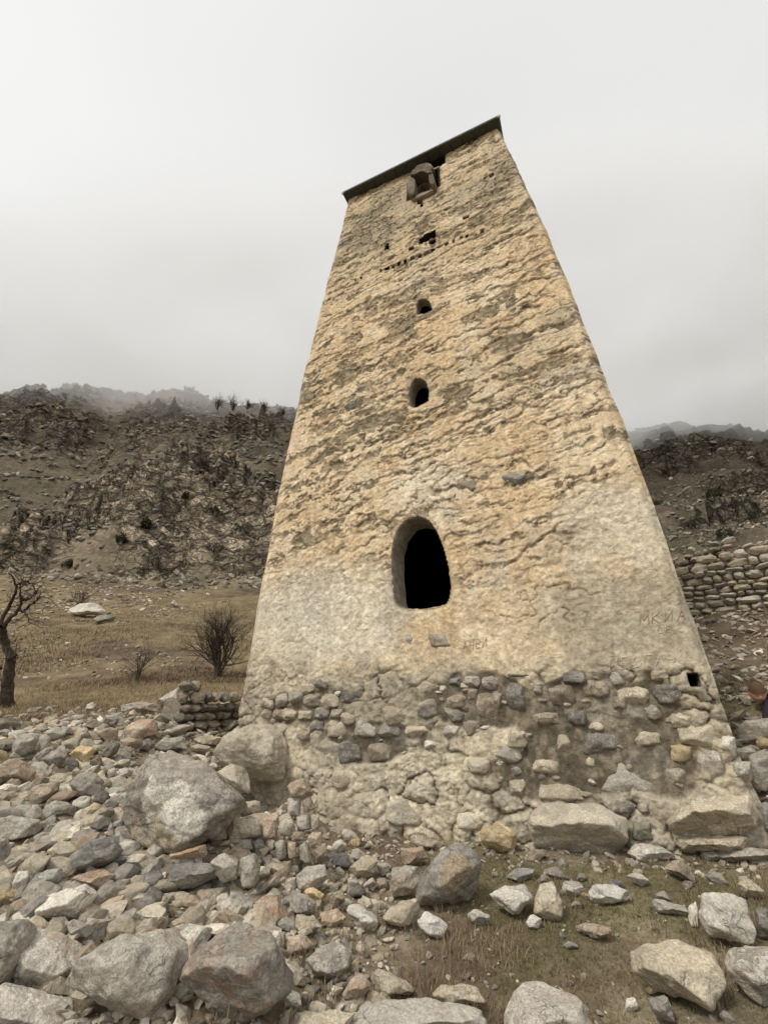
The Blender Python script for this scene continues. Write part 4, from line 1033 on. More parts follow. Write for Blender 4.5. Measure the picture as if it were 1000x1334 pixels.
R('broad grey stone near the left edge of the heap top', 'grey', '14,972 18,960 36,955 48,960 46,980 32,988 16,981')
R('whitish stone touching the broad grey one', 'light', '48,958 58,955 66,962 62,978 50,981')
R('rust-streaked boulder at the left edge of the heap', 'rust', '-4,994 12,987 40,994 48,1001 40,1021 16,1025 -4,1022')
R('pale blunt stone in the middle of the heap top', 'light', '58,953 74,946 87,951 84,963 68,965')
R('round speckled stone with a pale face on the heap', 'tan', '96,958 102,947 114,948 118,958 110,967 98,965')
R('bright yellow angular stone on the heap', 'ochre', '89,982 104,970 124,975 118,988 109,999 102,991', p=24)
R('dark grey block under the yellow stone', 'dark', '83,993 88,985 104,991 107,1005 88,1007')
R('pointed brown stone below and left of the yellow one', 'brown', '54,1018 72,992 87,1009 86,1016')
R('big rounded grey stone in the middle of the heap', 'grey', '91,1020 100,1008 122,1004 138,1018 138,1034 120,1043 100,1037', p=12)
R('flat grey stone beside the biggest boulder', 'grey', '138,1037 144,1026 168,1022 166,1035 148,1042')
R('angular tan slab tipped forward on the heap', 'tan', '34,1036 40,1026 80,1016 78,1031 52,1053 40,1053', p=24)
R('grey block with a level top at mid heap', 'grey', '51,1067 59,1048 81,1040 106,1050 107,1066 88,1069 62,1071', p=20)
R('mottled grey stone at the left edge below mid heap', 'granite', '-6,1064 24,1061 44,1065 57,1075 48,1088 13,1095 -6,1093')
R('dark boulder cut by the left edge of the photograph', 'dark', '-16,1090 9,1092 16,1111 7,1128 -16,1128')
R('cream pebble-like stone right of the yellow one', 'white', '117,1000 128,997 140,1000 138,1008 120,1008')
R('second cream stone close to the biggest boulder', 'light', '140,1004 150,999 153,1010 141,1015')
R('greenish slab slanting up to the right on the heap', 'green', '131,984 148,962 158,970 152,982 138,991')
R('warm tan stone above the biggest boulder on its left', 'tan', '144,998 158,988 173,990 165,1003')
R('small dark stone above the warm tan one', 'dark', '155,980 164,971 175,976 171,984')
R('large slate-blue slab leaning in the lower heap', 'blue', '88,1127 114,1096 139,1085 154,1089 161,1107 145,1125 119,1131 88,1140', p=20)
R('purplish grey slab left of the slate-blue one', 'blue', '33,1158 51,1138 84,1127 87,1145 73,1159 44,1163')
R('tan stone with a rusty left end, below the slate-blue slab', 'rust', '89,1149 97,1138 136,1132 152,1142 132,1167 121,1163')
R('striped blue-grey flat stone right of the slate-blue slab', 'blue', '141,1127 158,1111 194,1109 197,1119 172,1128')
R('thin grey slab under the striped one', 'grey', '146,1134 174,1128 184,1136 154,1140')
R('dark slate pointing up left of the biggest boulder', 'dark', '119,1083 123,1070 139,1062 150,1067 143,1079')
R('dark split stone touching the biggest boulder', 'blue', '141,1083 150,1072 164,1067 164,1084')
R('tan flat stone above the dark slate', 'tan', '101,1070 114,1059 134,1061 124,1075 103,1077')
R('large pale boulder where the rubble meets the white slab', 'tan', '60,1108 78,1094 104,1098 98,1116 74,1122')
R('buff slab under the mottled stone near the left edge', 'tan', '14,1108 34,1098 60,1100 62,1114 36,1120')
R('cream stone set in earth in the left foreground', 'light', '10,1150 24,1134 40,1134 34,1158 16,1162')
R('grey block of the lower heap beside the wall foot', 'grey', '374,1158 400,1165 414,1178 403,1192 376,1188')
R('pale block topping the stones at the wall foot', 'light', '383,1142 400,1128 423,1126 428,1145 411,1162 387,1160', p=20)
R('small orange stone against the pale block', 'ochre', '395,1162 405,1153 424,1165 417,1178 400,1170')
R('grey-tan stone left of the dark and white pair', 'tan', '453,1131 475,1114 492,1116 486,1142 462,1146')
R('dark stone with a white face beside the leaning grey-brown one', 'granite', '472,1152 485,1142 491,1152 475,1160')
R('dark wedge right below the grey-tan stone', 'dark', '453,1162 468,1150 480,1165 458,1170')
R('brown stone left of the tall leaning one', 'brown', '489,1145 506,1142 507,1160 494,1160')
R('grey stone under the flat brown one', 'grey', '490,1125 506,1122 508,1139 496,1143')
R('white and rust stone behind the crusted grey one', 'rust', '372,1220 397,1215 406,1227 400,1240 374,1246')
R('pale stone at the foot of the little wall', 'light', '340,1232 352,1210 370,1212 372,1230 356,1240')
R('yellowish dusty stone right of the rust one, wall foot', 'tan', '384,1190 408,1192 420,1206 400,1214 384,1208')
R('brown sunken stone left of the oval one', 'brown', '424,1164 446,1158 450,1176 432,1186')
R('rusty broad stone above the lower grass', 'rust', '416,1190 440,1184 452,1198 436,1210 418,1206')

# the remains of a small retaining wall, stone by stone
def lay(parent, items):
    for mt, pts in items:
        P = [tuple(float(q) for q in w.split(',')) for w in pts.split()]
        A = np.array(P); HB.append((*A.min(0), *A.max(0)))
        px_rock(P, mt, name='stone', parent=parent, depth=parent_depth(A), p=16)
def parent_depth(A):      # a nearly upright wall front between its foot and its head
    cy2 = A[:, 1].mean(); cx = A[:, 0].mean()
    return WD(cx, cy2)
_h0 = hit(260, 1208)[1]
WD = lambda cx, c2: _h0 + .10 + (1208 - c2) * .0030 + (cx - 260) * .0002
org = hit(280, 1200)[0]
rw = obj('retaining_wall', None, tuple(org), None, 'low broken dry-stone retaining wall of three courses in the rubble behind the front boulders', 'wall')
lay(rw, [('blue', '220,1143 227,1126 290,1122 284,1143 248,1159 220,1156'), ('grey', '273,1118 294,1109 311,1122 307,1147 290,1151 275,1135'), ('grey', '311,1118 332,1111 339,1130 332,1156 313,1156'),
 ('rust', '223,1114 269,1099 275,1118 252,1122 223,1124'), ('tan', '210,1160 252,1160 254,1189 220,1195'), ('brown', '254,1160 294,1154 283,1181 256,1193'), ('light', '277,1181 311,1158 332,1172 328,1202 286,1206'),
 ('tan', '176,1170 202,1164 216,1181 210,1202 181,1202'), ('tan', '130,1185 168,1174 183,1193 168,1210 134,1210'), ('green', '225,1193 273,1189 275,1208 227,1208'), ('rust', '336,1168 365,1166 382,1202 370,1214 340,1204'),
 ('brown', '210,1195 226,1194 227,1207 208,1208'), ('grey', '120,1192 132,1188 135,1208 118,1209')])
_h1 = hit(370, 1150)[1]
WD = lambda cx, c2: _h1 + .06 + (1150 - c2) * .0036 + (cx - 360) * .0006
org = hit(370, 1140)[0]
rw2 = obj('retaining_wall', None, tuple(org), None, 'tumbledown upper wall of small stones between the biggest boulder and the tower', 'wall')
lay(rw2, [('rust', '338,1114 353,1111 361,1135 349,1149 340,1137'), ('grey', '357,1097 372,1092 375,1118 361,1123'), ('blue', '330,1093 344,1091 347,1111 331,1112'), ('rust', '374,1097 385,1094 387,1118 376,1120'),
 ('grey', '387,1101 400,1094 410,1122 391,1127'), ('rust', '373,1020 396,1014 409,1034 398,1042 378,1038'), ('light', '374,1040 392,1036 390,1068 374,1062'), ('grey', '386,1060 403,1060 406,1080 386,1083'),
 ('rust', '341,1061 362,1058 363,1092 342,1093'), ('lime', '362,1062 376,1059 384,1074 377,1091 364,1091'), ('tan', '300,1068 340,1063 341,1090 300,1096'), ('brown', '392,1040 404,1036 412,1054 396,1060'),
 ('tan', '404,1060 416,1062 416,1082 406,1082'), ('brown', '378,1084 398,1083 396,1095 380,1097'), ('tan', '400,1084 418,1084 420,1102 402,1102'), ('grey', '300,1096 328,1092 330,1108 304,1112'),
 ('tan', '345,1092 358,1092 358,1110 347,1110'), ('brown', '405,1105 425,1103 430,1122 412,1126'), ('tan', '270,1080 298,1074 300,1092 272,1098'), ('brown', '360,1120 380,1120 382,1140 364,1142'), ('tan', '312,1046 338,1040 342,1058 314,1064')])
# dry-stone walls laid in courses
BOX = []
for k in range(12):
    rs = np.random.RandomState(900 + k); n = 9; an = np.arange(n) / n * 6.283 + rs.uniform(-.2, .2, n)
    sq = 1 / np.maximum(np.abs(np.cos(an)), np.abs(np.sin(an))) ** .72
    poly = np.stack([np.cos(an) * sq, np.sin(an) * sq], -1) * rs.uniform(.88, 1.0, (n, 1)) * .5
    v, f = rock_from_poly(poly, .5, 4, 900 + k, p=46, noise=.06, chips=3)
    BOX.append((v, f))
BOXME = {}
def stone_mesh(k, mt):
    key = (k, mt)
    if key not in BOXME: BOXME[key] = mesh_np('stone', BOX[k][0] @ np.array([[1, 0, 0], [0, 0, 1], [0, 1, 0]]), BOX[k][1][:, ::-1], [RM[mt]], True)
    return BOXME[key]
def drystone(name, a, b, hfun, parent, depth=.34, hs=(.13, .24), ws=(.18, .48), mats=('grey', 'tan', 'grey', 'brown', 'light', 'blue'), lean=.0, seed=1, backrow=True):
    rs = random.Random(seed); a = np.array(a, float); b = np.array(b, float); L = np.hypot(*(b - a)[:2]); d = (b - a) / L
    yaw = math.atan2(d[1], d[0]); nrm = np.array([-d[1], d[0], 0])
    if nrm @ (a - CAM) < 0: nrm = -nrm           # away from the camera
    z = 0; maxh = max(hfun(t / 20) for t in range(21)); c = 0
    while z < maxh:
        h = rs.uniform(*hs); x = -rs.uniform(0, .2)
        while x < L:
            w = rs.uniform(*ws) * (1.0 if h > .16 else .8); t = (x + w / 2) / L
            if 0 <= t <= 1 and z + h * .7 < hfun(t) + rs.uniform(-.06, .08):
                base = a + (b - a) * t
                o = obj('stone', stone_mesh(rs.randrange(12), rs.choice(mats)), tuple(base + np.array([0, 0, z + h / 2]) + nrm * (lean * z + depth * .3 + rs.uniform(-.05, .05)) - np.array(parent.location)), parent)
                o.scale = (w * 1.02, depth, h * 1.04 * rs.uniform(.9, 1.06)); o.rotation_euler = (rs.uniform(-.15, .15), rs.uniform(-.16, .16), yaw + rs.uniform(-.06, .06)); c += 1
            x += w
        z += h * .93
    mb = MB(); n = 16     # earth and small stones behind the face
    for i in range(1, n - 1):
        t0 = (i + .5) / n; base = a + (b - a) * t0; hh = max(hfun(t0) - .22, .05)
        mb.box(base + nrm * (depth * .55 + .22) + [0, 0, hh / 2 - .15], (L / n / 2 + .02, .25, hh / 2 + .12), [[d[0], nrm[0], 0], [d[1], nrm[1], 0], [0, 0, 1]])
    o = obj('core', mb.mesh('core', [RM['brown']], False, parent.location), (0, 0, 0), parent); o['kind'] = 'stuff'
    return c
A_, B_ = hit(868, 806)[0], hit(1075, 786)[0]
wl = obj('field_wall', None, tuple(A_), None, 'long dry-stone field wall of stacked rounded stones on the slope right of the tower', 'wall')
drystone('stone', A_, B_, lambda t: 1.18 + .42 * t + .06 * math.sin(t * 19), wl, hs=(.10, .22), ws=(.18, .48), seed=5, mats=('grey', 'tan', 'light', 'tan', 'light', 'granite'))
A2, B2_ = A_ + np.array([.35, 1.6, 1.35]), B_ + np.array([0, 1.9, 1.55])
wl2 = obj('field_wall', None, tuple(A2), None, 'second, higher line of tumbled stones showing over the field wall', 'wall')
drystone('stone', A2, B2_, lambda t: .30 + .35 * t + .09 * math.sin(t * 23), wl2, hs=(.12, .2), ws=(.16, .4), mats=('rust', 'brown', 'grey', 'tan', 'light'), seed=8)
A3, B3 = hit(232, 955)[0], hit(318, 948)[0]
wl3 = obj('ruined_wall', None, tuple(A3), None, 'short stretch of ruined dry-stone wall between the rubble heap and the tower', 'wall')
drystone('stone', A3, B3, lambda t: .78 - .22 * t, wl3, hs=(.12, .22), ws=(.14, .34), mats=('brown', 'green', 'brown', 'tan', 'dark'), seed=12)

for _w in (rw, rw2, wl, wl2, wl3): _w['kind'] = 'thing'
# ------------------------------------------------------------------ loose stones of the heap
VAR = []
for k in range(16):
    rs = np.random.RandomState(700 + k); n = rs.randint(5, 7); an = np.sort(rs.uniform(0, 6.283, n))
    an = np.arange(n) / n * 6.283 + rs.uniform(-.3, .3, n)
    poly = np.stack([np.cos(an) * rs.uniform(.7, 1.1, n), np.sin(an) * rs.uniform(.45, .8, n)], -1) * .5
    v, f = rock_from_poly(poly, .36, 4, 700 + k, noise=.05, chips=1)
    VAR.append((v @ np.array([[1, 0, 0], [0, 0, 1], [0, 1, 0]]), f[:, ::-1]))
VM = {}
def var_mesh(k, mt):
    if (k, mt) not in VM: VM[(k, mt)] = mesh_np('rock', VAR[k][0], VAR[k][1], [RM[mt]], True)
    return VM[(k, mt)]
MIX = ['grey', 'tan', 'light', 'tan', 'grey', 'brown', 'blue', 'light', 'light', 'granite', 'tan', 'rust', 'dark', 'grey', 'tan', 'ochre']
def in_tower(x, y, m=.05):
    q = np.array([x - TX0, y - TY0, 0]); u = q @ UX; d = q @ NI
    return abs(u) < 3.25 + m and -.28 - m < d < 6.4
CUTS = (',', ' in ', ' on ', ' at ', ' near ', ' lying ', ' below ', ' beside ', ' behind ', ' tucked ', ' standing ', ' touching ', ' right of ', ' left of ', ' under ', ' over ', ' above ', ' against ', ' cut ')
CW = {'grey': 'grey', 'tan': 'tan', 'light': 'pale', 'brown': 'brown', 'blue': 'slate-grey', 'rust': 'rusty', 'granite': 'speckled', 'ochre': 'ochre', 'dark': 'dark grey'}
_used = set()
def short(l):
    i = min([l.find(c) for c in CUTS if l.find(c) > 0] + [len(l)]); return l[:i]
def where(p, mt, w, fall):
    """what sets a loose stone apart: its colour and the named stone next to it"""
    size = 'tiny' if w < 7 else 'small' if w < 16 else 'middling'
    for x, y, l in sorted(LM, key=lambda q: abs(q[0] - p[0]) + 1.3 * abs(q[1] - p[1]))[:5]:
        t = short(l); dx, dy = p[0] - x, p[1] - y
        rel = ('to the right of' if dx > 0 else 'to the left of') if abs(dx) > 1.2 * abs(dy) else ('in front of' if dy > 0 else 'behind')
        far = 'close' if abs(dx) + abs(dy) < 40 else ''
        s = ' '.join(f"{size} {CW[mt]} stone {far} {rel} the {t}".split())
        if s not in _used and len(s.split()) <= 16 and len(t.split()) >= 3: _used.add(s); return s
    return f"{size} {CW[mt]} {fall}"
def loose(n, azr, rr, size, label, group, seed, name='rock', tries=60):
    rs = random.Random(seed); out = 0
    while out < n and tries * n > 0:
        tries -= 1 / n
        az = rs.uniform(*azr); r = math.exp(rs.uniform(math.log(rr[0]), math.log(rr[1]))); x, y = r * math.sin(math.radians(az)), r * math.cos(math.radians(az))
        if in_tower(x, y): continue
        z = float(terr(x, y)); s = size[0] + (size[1] - size[0]) * rs.random() ** 2.2
        p = proj((x, y, z + s * .2)); w = s * F / r * .5
        if not (-15 < p[0] < 1015 and p[1] < 1345): continue
        if any(b[0] + 3 < p[0] < b[2] - 3 and b[1] + 3 < p[1] < b[3] - 3 for b in HB): continue
        bx = (p[0] - w * .6, p[1] - w * .4, p[0] + w * .6, p[1] + w * .4)
        if any(abs(p[0] - (b[0] + b[2]) / 2) < (w + (b[2] - b[0]) / 2) * .62 and abs(p[1] - (b[1] + b[3]) / 2) < (w * .6 + (b[3] - b[1]) / 2) * .62 for b in HB): continue
        HB.append(bx)
        mt = rs.choice(MIX)
        o = obj(name, var_mesh(rs.randrange(16), mt), (x, y, z + s * rs.uniform(.08, .2)), None, where(p, mt, w, label), 'rock', group)
        o.rotation_euler = (rs.uniform(-.5, .5), rs.uniform(-.4, .4), rs.uniform(0, 6.28)); o.scale = (s, s * rs.uniform(.75, 1.1), s * rs.uniform(.6, 1.0)); out += 1
    return out
n_ = 0
n_ += loose(110, (-42, -13), (4.2, 9.5), (.20, .48), 'stone loose in the rubble heap left of the tower', 'loose stones of the left heap', 21)
n_ += loose(22, (-36, -14), (3.4, 6.0), (.22, .42), 'stone of the lower heap behind the front boulders', 'blocks of the lower heap', 27)
n_ += loose(26, (-40, -14), (9.0, 12.5), (.2, .5), 'stone on the grassy upper rim of the left heap', 'stones on the rim of the heap', 22)
n_ += loose(44, (-32, -5), (3.3, 4.9), (.08, .22), 'stone lying loose between the front boulders and the tower', 'loose stones before the tower', 23)
n_ += loose(26, (-5, 34), (3.4, 5.2), (.045, .13), 'stone lying in the thin grass before the tower', 'little stones in the grass', 24)
n_ += loose(24, (-13, 31), (4.75, 6.1), (.07, .26), 'stone lying along the foot of the tower', 'stones along the foot of the tower', 26)
n_ += loose(16, (-24, -3), (4.8, 6.4), (.10, .30), 'stone by the left foot of the tower', 'stones by the left foot of the tower', 28)
n_ += loose(20, (34, 43), (5.8, 12), (.12, .32), 'stone on the earthy slope below the field wall', 'stones on the right slope', 25)

# rubble too small to tell apart: one mesh per area
def scree(name, mat, n, azr, rr, size, seed, label, sub=1, flat=.7, dens=None, rs_pow=2.0, mat_dark=1.0):
    rs = np.random.RandomState(seed); V, Fc = ICO[sub]
    az = rs.uniform(azr[0], azr[1], n); r = np.exp(rs.uniform(math.log(rr[0]), math.log(rr[1]), n)); x = r * np.sin(np.radians(az)); y = r * np.cos(np.radians(az))
    qx = (x - TX0) * UX[0] + (y - TY0) * UX[1]; qy = (x - TX0) * NI[0] + (y - TY0) * NI[1]
    m = ~((np.abs(qx) < 3.2) & (qy > -.05) & (qy < 6.3))
    if dens is not None: m &= rs.rand(n) < dens(x, y, r, az)
    x, y, r = x[m], y[m], r[m]; n = len(x)
    if n == 0: return
    z = terr(x, y); s = (size[0] + (size[1] - size[0]) * rs.rand(n) ** rs_pow) * (r if size[1] < .021 else 1)
    vv = []
    dirs = np.array([[1, 0, 0], [-1, 0, 0], [0, 1, 0], [0, -1, 0], [0, 0, 1.], [0, 0, -1], [.7, .5, .6]])[None] + rs.normal(size=(n, 7, 3)) * .32; dirs /= np.linalg.norm(dirs, axis=2)[..., None]
    dist = rs.uniform(.5, .85, (n, 7))
    c = np.einsum('vk,njk->nvj', V, dirs) / dist[:, None, :]
    k = 1 / np.maximum(c.max(2), 1.0 / 1.3)
    P = V[None] * k[..., None] * np.stack([s, s * rs.uniform(.6, 1.0, n), s * flat * rs.uniform(.5, 1.0, n)], -1)[:, None, :] * .5
    an = rs.uniform(0, 6.283, n); ca, sa = np.cos(an)[:, None], np.sin(an)[:, None]
    tl = rs.uniform(-.5, .5, n)[:, None]; tm = rs.uniform(-.5, .5, n)[:, None]
    X = P[..., 0] * ca - P[..., 1] * sa; Y = P[..., 0] * sa + P[..., 1] * ca; Z = P[..., 2] + X * tl + Y * tm
    W = np.stack([X + x[:, None], Y + y[:, None], Z + (z + s * flat * .12)[:, None]], -1).reshape(-1, 3)
    f = (Fc[None] + (np.arange(n) * len(V))[:, None, None]).reshape(-1, 3)
    base = np.array([[.27, .24, .19], [.36, .31, .235], [.44, .395, .315], [.22, .19, .145], [.32, .26, .19], [.29, .27, .235], [.52, .475, .39], [.40, .35, .27]])
    ci = base[rs.randint(0, len(base), n)] * rs.uniform(.9, 1.4, (n, 1)) * mat_dark
    me = mesh_np(name, W, f, [mat], False, np.repeat(ci, len(V), 0))
    return obj(name, me, label=label, cat='rubble', kind='stuff')
def mat_scree():
    m, t, b = new_mat('rubble_stone', .95, .15)
    at = N(t, 'ShaderNodeAttribute', _attribute_name='Col'); geo = N(t, 'ShaderNodeNewGeometry')
    n = N(t, 'ShaderNodeTexNoise', Scale=28, Detail=6, Roughness=.7); t.links.new(geo.outputs['Position'], n.inputs['Vector'])
    t.links.new(mixc(t, 1.0, at.outputs['Color'], ramp(t, n.outputs[0], [(.3, .6), (.5, 1.0), (.7, 1.3)]), 'MULTIPLY'), b.inputs['Base Color'])
    bp = N(t, 'ShaderNodeBump', Strength=.8, Distance=.02); t.links.new(n.outputs[0], bp.inputs['Height']); t.links.new(bp.outputs[0], b.inputs['Normal'])
    return m
MS = mat_scree()
scree('rubble', MS, 5600, (-44, -9), (3.6, 11.5), (.03, .27), 31, 'small grey and tan rubble filling the gaps of the heap left of the tower', sub=2, rs_pow=3.0)
scree('rubble', MS, 2600, (-33, 1), (2.6, 5.6), (.02, .13), 32, 'small rubble round the retaining walls and the front boulders', sub=1)
scree('rubble', MS, 1500, (-16, 36), (4.7, 6.4), (.02, .12), 39, 'small rubble and fallen mortar along the foot of the tower', sub=1, dens=lambda x, y, r, az: sstep(-.75, -.15, (x - TX0) * NI[0] + (y - TY0) * NI[1]))
scree('pebbles', MS, 1500, (-6, 36), (2.8, 6.2), (.008, .045), 33, 'pale pebbles and mortar crumbs scattered in the thin grass before the tower', sub=1, rs_pow=3)
scree('rubble', MS, 1500, (33, 46), (5.6, 13), (.03, .22), 34, 'small pale stones scattered on the earthy slope right of the tower', sub=1, rs_pow=3)
_cl = lambda x, y, r, az: sstep(-.05, .5, fbm(x * .12, y * .12, octv=3, seed=601))
scree('scree', MS, 6500, (-50, -12), (12, 62), (.003, .0125), 35, 'pale stones scattered in patches over the dry meadow on the left', sub=1, dens=_cl)
scree('scree', MS, 26000, (-50, -12), (56, 170), (.003, .020), 36, 'fallen rock and broken outcrop all over the craggy hillside on the left', sub=1, flat=.9, dens=lambda x, y, r, az: .25 + .75 * sstep(-.1, .5, fbm(x * .05, y * .05, octv=3, seed=602)), rs_pow=2.0, mat_dark=.64)
scree('scree', MS, 12000, (28, 50), (18, 240), (.002, .016), 37, 'fallen rock over the dark hillside on the right', sub=1, flat=.9, dens=lambda x, y, r, az: .25 + .75 * sstep(-.1, .5, fbm(x * .05, y * .05, octv=3, seed=603)), rs_pow=2.0, mat_dark=.64)
# pale hump of bedrock in the meadow and other outcrops that stand alone
R('long pale hump of layered bedrock lying alone in the meadow', 'light', '86,796 100,789 112,783 125,786 138,795 134,801 112,803 90,801', thick=1.2, noise=.06)
R('low greenish outcrop stone right of the pale hump', 'green', '120,806 134,800 150,803 148,810 126,812', thick=.8)
R('small cream stone up the meadow right of the pale hump', 'light', '222,786 227,781 234,788 230,792', thick=.4)

# ------------------------------------------------------------------ bare trees and bushes
m_bark, _t, _b = new_mat('grey_brown_bark', .95, .1)
_n = N(_t, 'ShaderNodeTexNoise', Scale=14.0, Detail=6, Roughness=.7); _g = N(_t, 'ShaderNodeNewGeometry'); _t.links.new(_g.outputs['Position'], _n.inputs['Vector'])
_t.links.new(ramp(_t, _n.outputs[0], [(.3, (.045, .035, .028)), (.5, (.085, .070, .056)), (.7, (.16, .14, .115))]), _b.inputs['Base Color'])
_bp = N(_t, 'ShaderNodeBump', Strength=.8, Distance=.02); _t.links.new(_n.outputs[0], _bp.inputs['Height']); _t.links.new(_bp.outputs[0], _b.inputs['Normal'])
m_twig, _t, _b = new_mat('dark_twigs', .95, .1); _b.inputs['Base Color'].default_value = (.055, .042, .034, 1)
m_twig2, _t, _b = new_mat('grey_brown_twigs', .95, .1); _b.inputs['Base Color'].default_value = (.105, .085, .068, 1)
def grow(mb, p, d, L, r, lev, rs, spread=.65, up=.12, crook=.22, kids=3, sides=5):
    n = 6; pts = [p]; rad = [r]; d = d / np.linalg.norm(d)
    for i in range(n):
        d = d + rs.normal(size=3) * crook * .6 + np.array([0, 0, up * .5]); d /= np.linalg.norm(d)
        p = p + d * L / n; pts.append(p); rad.append(r * (1 - .62 * (i + 1) / n))
    mb.tube(pts, np.array(rad), sides if lev > 1 else 3)
    if lev <= 0: return
    for k in range(kids + (lev > 1)):
        i = rs.randint(2, n + 1)
        q = d * .6 + rs.normal(size=3) * spread; q[2] += up
        grow(mb, pts[i], q, L * rs.uniform(.5, .78), rad[i] * .72, lev - 1, rs, spread, up, crook, kids, sides)
def px_at(px, py, dep, off=0.0):
    return CAM + ray(px, py) * dep + CF * off
def left_tree():
    P0, dep = hit(10, 922)
    dep = dep; rs = np.random.RandomState(5)
    root = obj('bare_tree', None, tuple(P0), None, 'crooked leafless tree with a forked dark trunk at the left edge of the meadow', 'tree')
    k = dep / F
    def limb(mb, pts, w0, w1):
        Q = np.array([px_at(a, b, dep, o) for a, b, o in pts]); n = 16
        s = np.linspace(0, 1, len(Q)); t = np.linspace(0, 1, n)
        Q = np.stack([np.interp(t, s, Q[:, i]) for i in range(3)], -1); Q[1:-1] += rs.normal(size=(n - 2, 3)) * .012
        mb.tube(Q, np.linspace(w0, w1, n) * k / 2, 8); return Q
    t = MB(); T0 = limb(t, [(10, 932, 0), (10, 900, 0), (12, 875, 0), (14, 856, 0)], 16, 11)
    L1 = limb(t, [(14, 858, 0), (3, 842, .1), (0, 826, .1), (4, 815, .0)], 10, 7)
    obj('trunk', t.mesh('trunk', [m_bark], True, P0), parent=root)
    c = MB()
    LS = [limb(c, [(4, 816, 0), (8, 808, .1), (15, 798, .2), (16, 786, .3), (13, 778, .3)], 6, 2.5), limb(c, [(14, 858, 0), (22, 854, -.2), (32, 850, -.3), (41, 846, -.4)], 4, 2),
          limb(c, [(1, 830, 0), (-8, 812, .2), (-4, 790, .4), (6, 776, .3), (12, 762, .2), (8, 748, .1)], 6, 1.5), limb(c, [(0, 824, 0), (10, 826, -.2), (20, 829, -.4), (34, 836, -.5)], 3, 1),
          limb(c, [(16, 798, .2), (22, 800, .2), (32, 803, .1), (40, 812, 0)], 3, 1), limb(c, [(16, 786, .3), (24, 783, .3), (34, 776, .3), (38, 772, .2)], 3, 1), limb(c, [(18, 799, .3), (28, 790, .3), (38, 783, .3), (44, 780, .3)], 3, 1),
          limb(c, [(12, 764, .2), (18, 762, .2), (26, 758, .2), (30, 762, .2)], 2.5, 1), limb(c, [(1, 870, 0), (-8, 876, -.2), (-14, 872, -.3)], 6, 3), limb(c, [(13, 780, .3), (12, 770, .3), (17, 758, .3)], 2.5, 1)]
    for Q in LS:
        for j in range(9):
            i = rs.randint(4, 16); d = (Q[i] - Q[i - 1]) * 6 + rs.normal(size=3) * .5; grow(c, Q[i], d, rs.uniform(.15, .45), .009, 1, rs, .8, .1, .35, 3, 3)
    obj('crown', c.mesh('crown', [m_twig], True, P0), parent=root)
left_tree()
def bush(px, py, hpx, wpx, label, seed, stems=7, lev=3, mat=None, name='bare_bush', cat='bush', r0=.03, spread=.6, group=None, kids=3):
    P0, dep = hit(px, py); rs = np.random.RandomState(seed); H = hpx / F * dep; Wd = wpx / F * dep
    root = obj(name, None, tuple(P0), None, label, cat, group)
    st = MB(); cr_ = MB()
    for s in range(stems):
        a = rs.uniform(0, 6.283); d = np.array([math.cos(a) * Wd / H * .5, math.sin(a) * Wd / H * .5, 1.0]) * 1.0
        d[:2] *= rs.uniform(.2, 1.1); p = np.array(P0) + np.array([rs.uniform(-.06, .06), rs.uniform(-.06, .06), -.05]); n = 6; pts = [p]; rad = [r0]
        d /= np.linalg.norm(d); L = H * .5
        for i in range(n):
            d = d + rs.normal(size=3) * .14; d /= np.linalg.norm(d); p = p + d * L / n; pts.append(p); rad.append(r0 * (1 - .5 * (i + 1) / n))
        st.tube(pts, np.array(rad), 6)
        for k in range(4 if lev > 1 else 3):
            i = rs.randint(2, n + 1); grow(cr_, pts[i], d * .7 + rs.normal(size=3) * .5 + np.array([0, 0, .25]), H * rs.uniform(.25, .45), rad[i] * .6, lev - 1, rs, spread, .15, .25, kids, 4)
    obj('trunk', st.mesh('trunk', [m_bark], True, P0), parent=root)
    obj('crown', cr_.mesh('crown', [mat or m_twig], True, P0), parent=root)
bush(282, 884, 112, 112, 'wide dark leafless bush growing close to the left side of the tower', 61, stems=11, lev=4, r0=.05, kids=3)
bush(176, 888, 72, 26, 'thin grey leafless sapling with upright twigs in the meadow', 62, stems=5, lev=3, mat=m_twig2, r0=.025)
bush(104, 789, 36, 40, 'grey leafless bush behind the pale hump of bedrock', 63, stems=12, lev=2, mat=m_twig2, r0=.03)
bush(905, 735, 40, 30, 'small bare tree on the dark hillside above the field wall', 64, stems=3, lev=3, r0=.05, name='bare_tree', cat='tree')
for i, (x, y, h, w) in enumerate([(283, 534, 26, 34), (303, 535, 25, 28), (322, 533, 18, 26), (345, 537, 20, 28), (366, 542, 18, 22)]):
    bush(x, y, h, w, ['large bare tree on the misty ridge, leftmost of the clump', 'bare tree with a full round crown second from the left on the misty ridge', 'smaller bare tree in the middle of the clump on the misty ridge', 'bare tree fourth from the left on the misty ridge', 'bare tree on the misty ridge nearest the edge of the tower'][i], 70 + i, stems=8, lev=3, r0=.10, name='bare_tree', cat='tree', kids=3, spread=.75)
m_leaf, _t, _b = new_mat('juniper_foliage', .9, .1); _b.inputs['Base Color'].default_value = (.030, .037, .018, 1)
m_leaf2, _t, _b = new_mat('low_scrub', .9, .1); _b.inputs['Base Color'].default_value = (.040, .042, .022, 1)
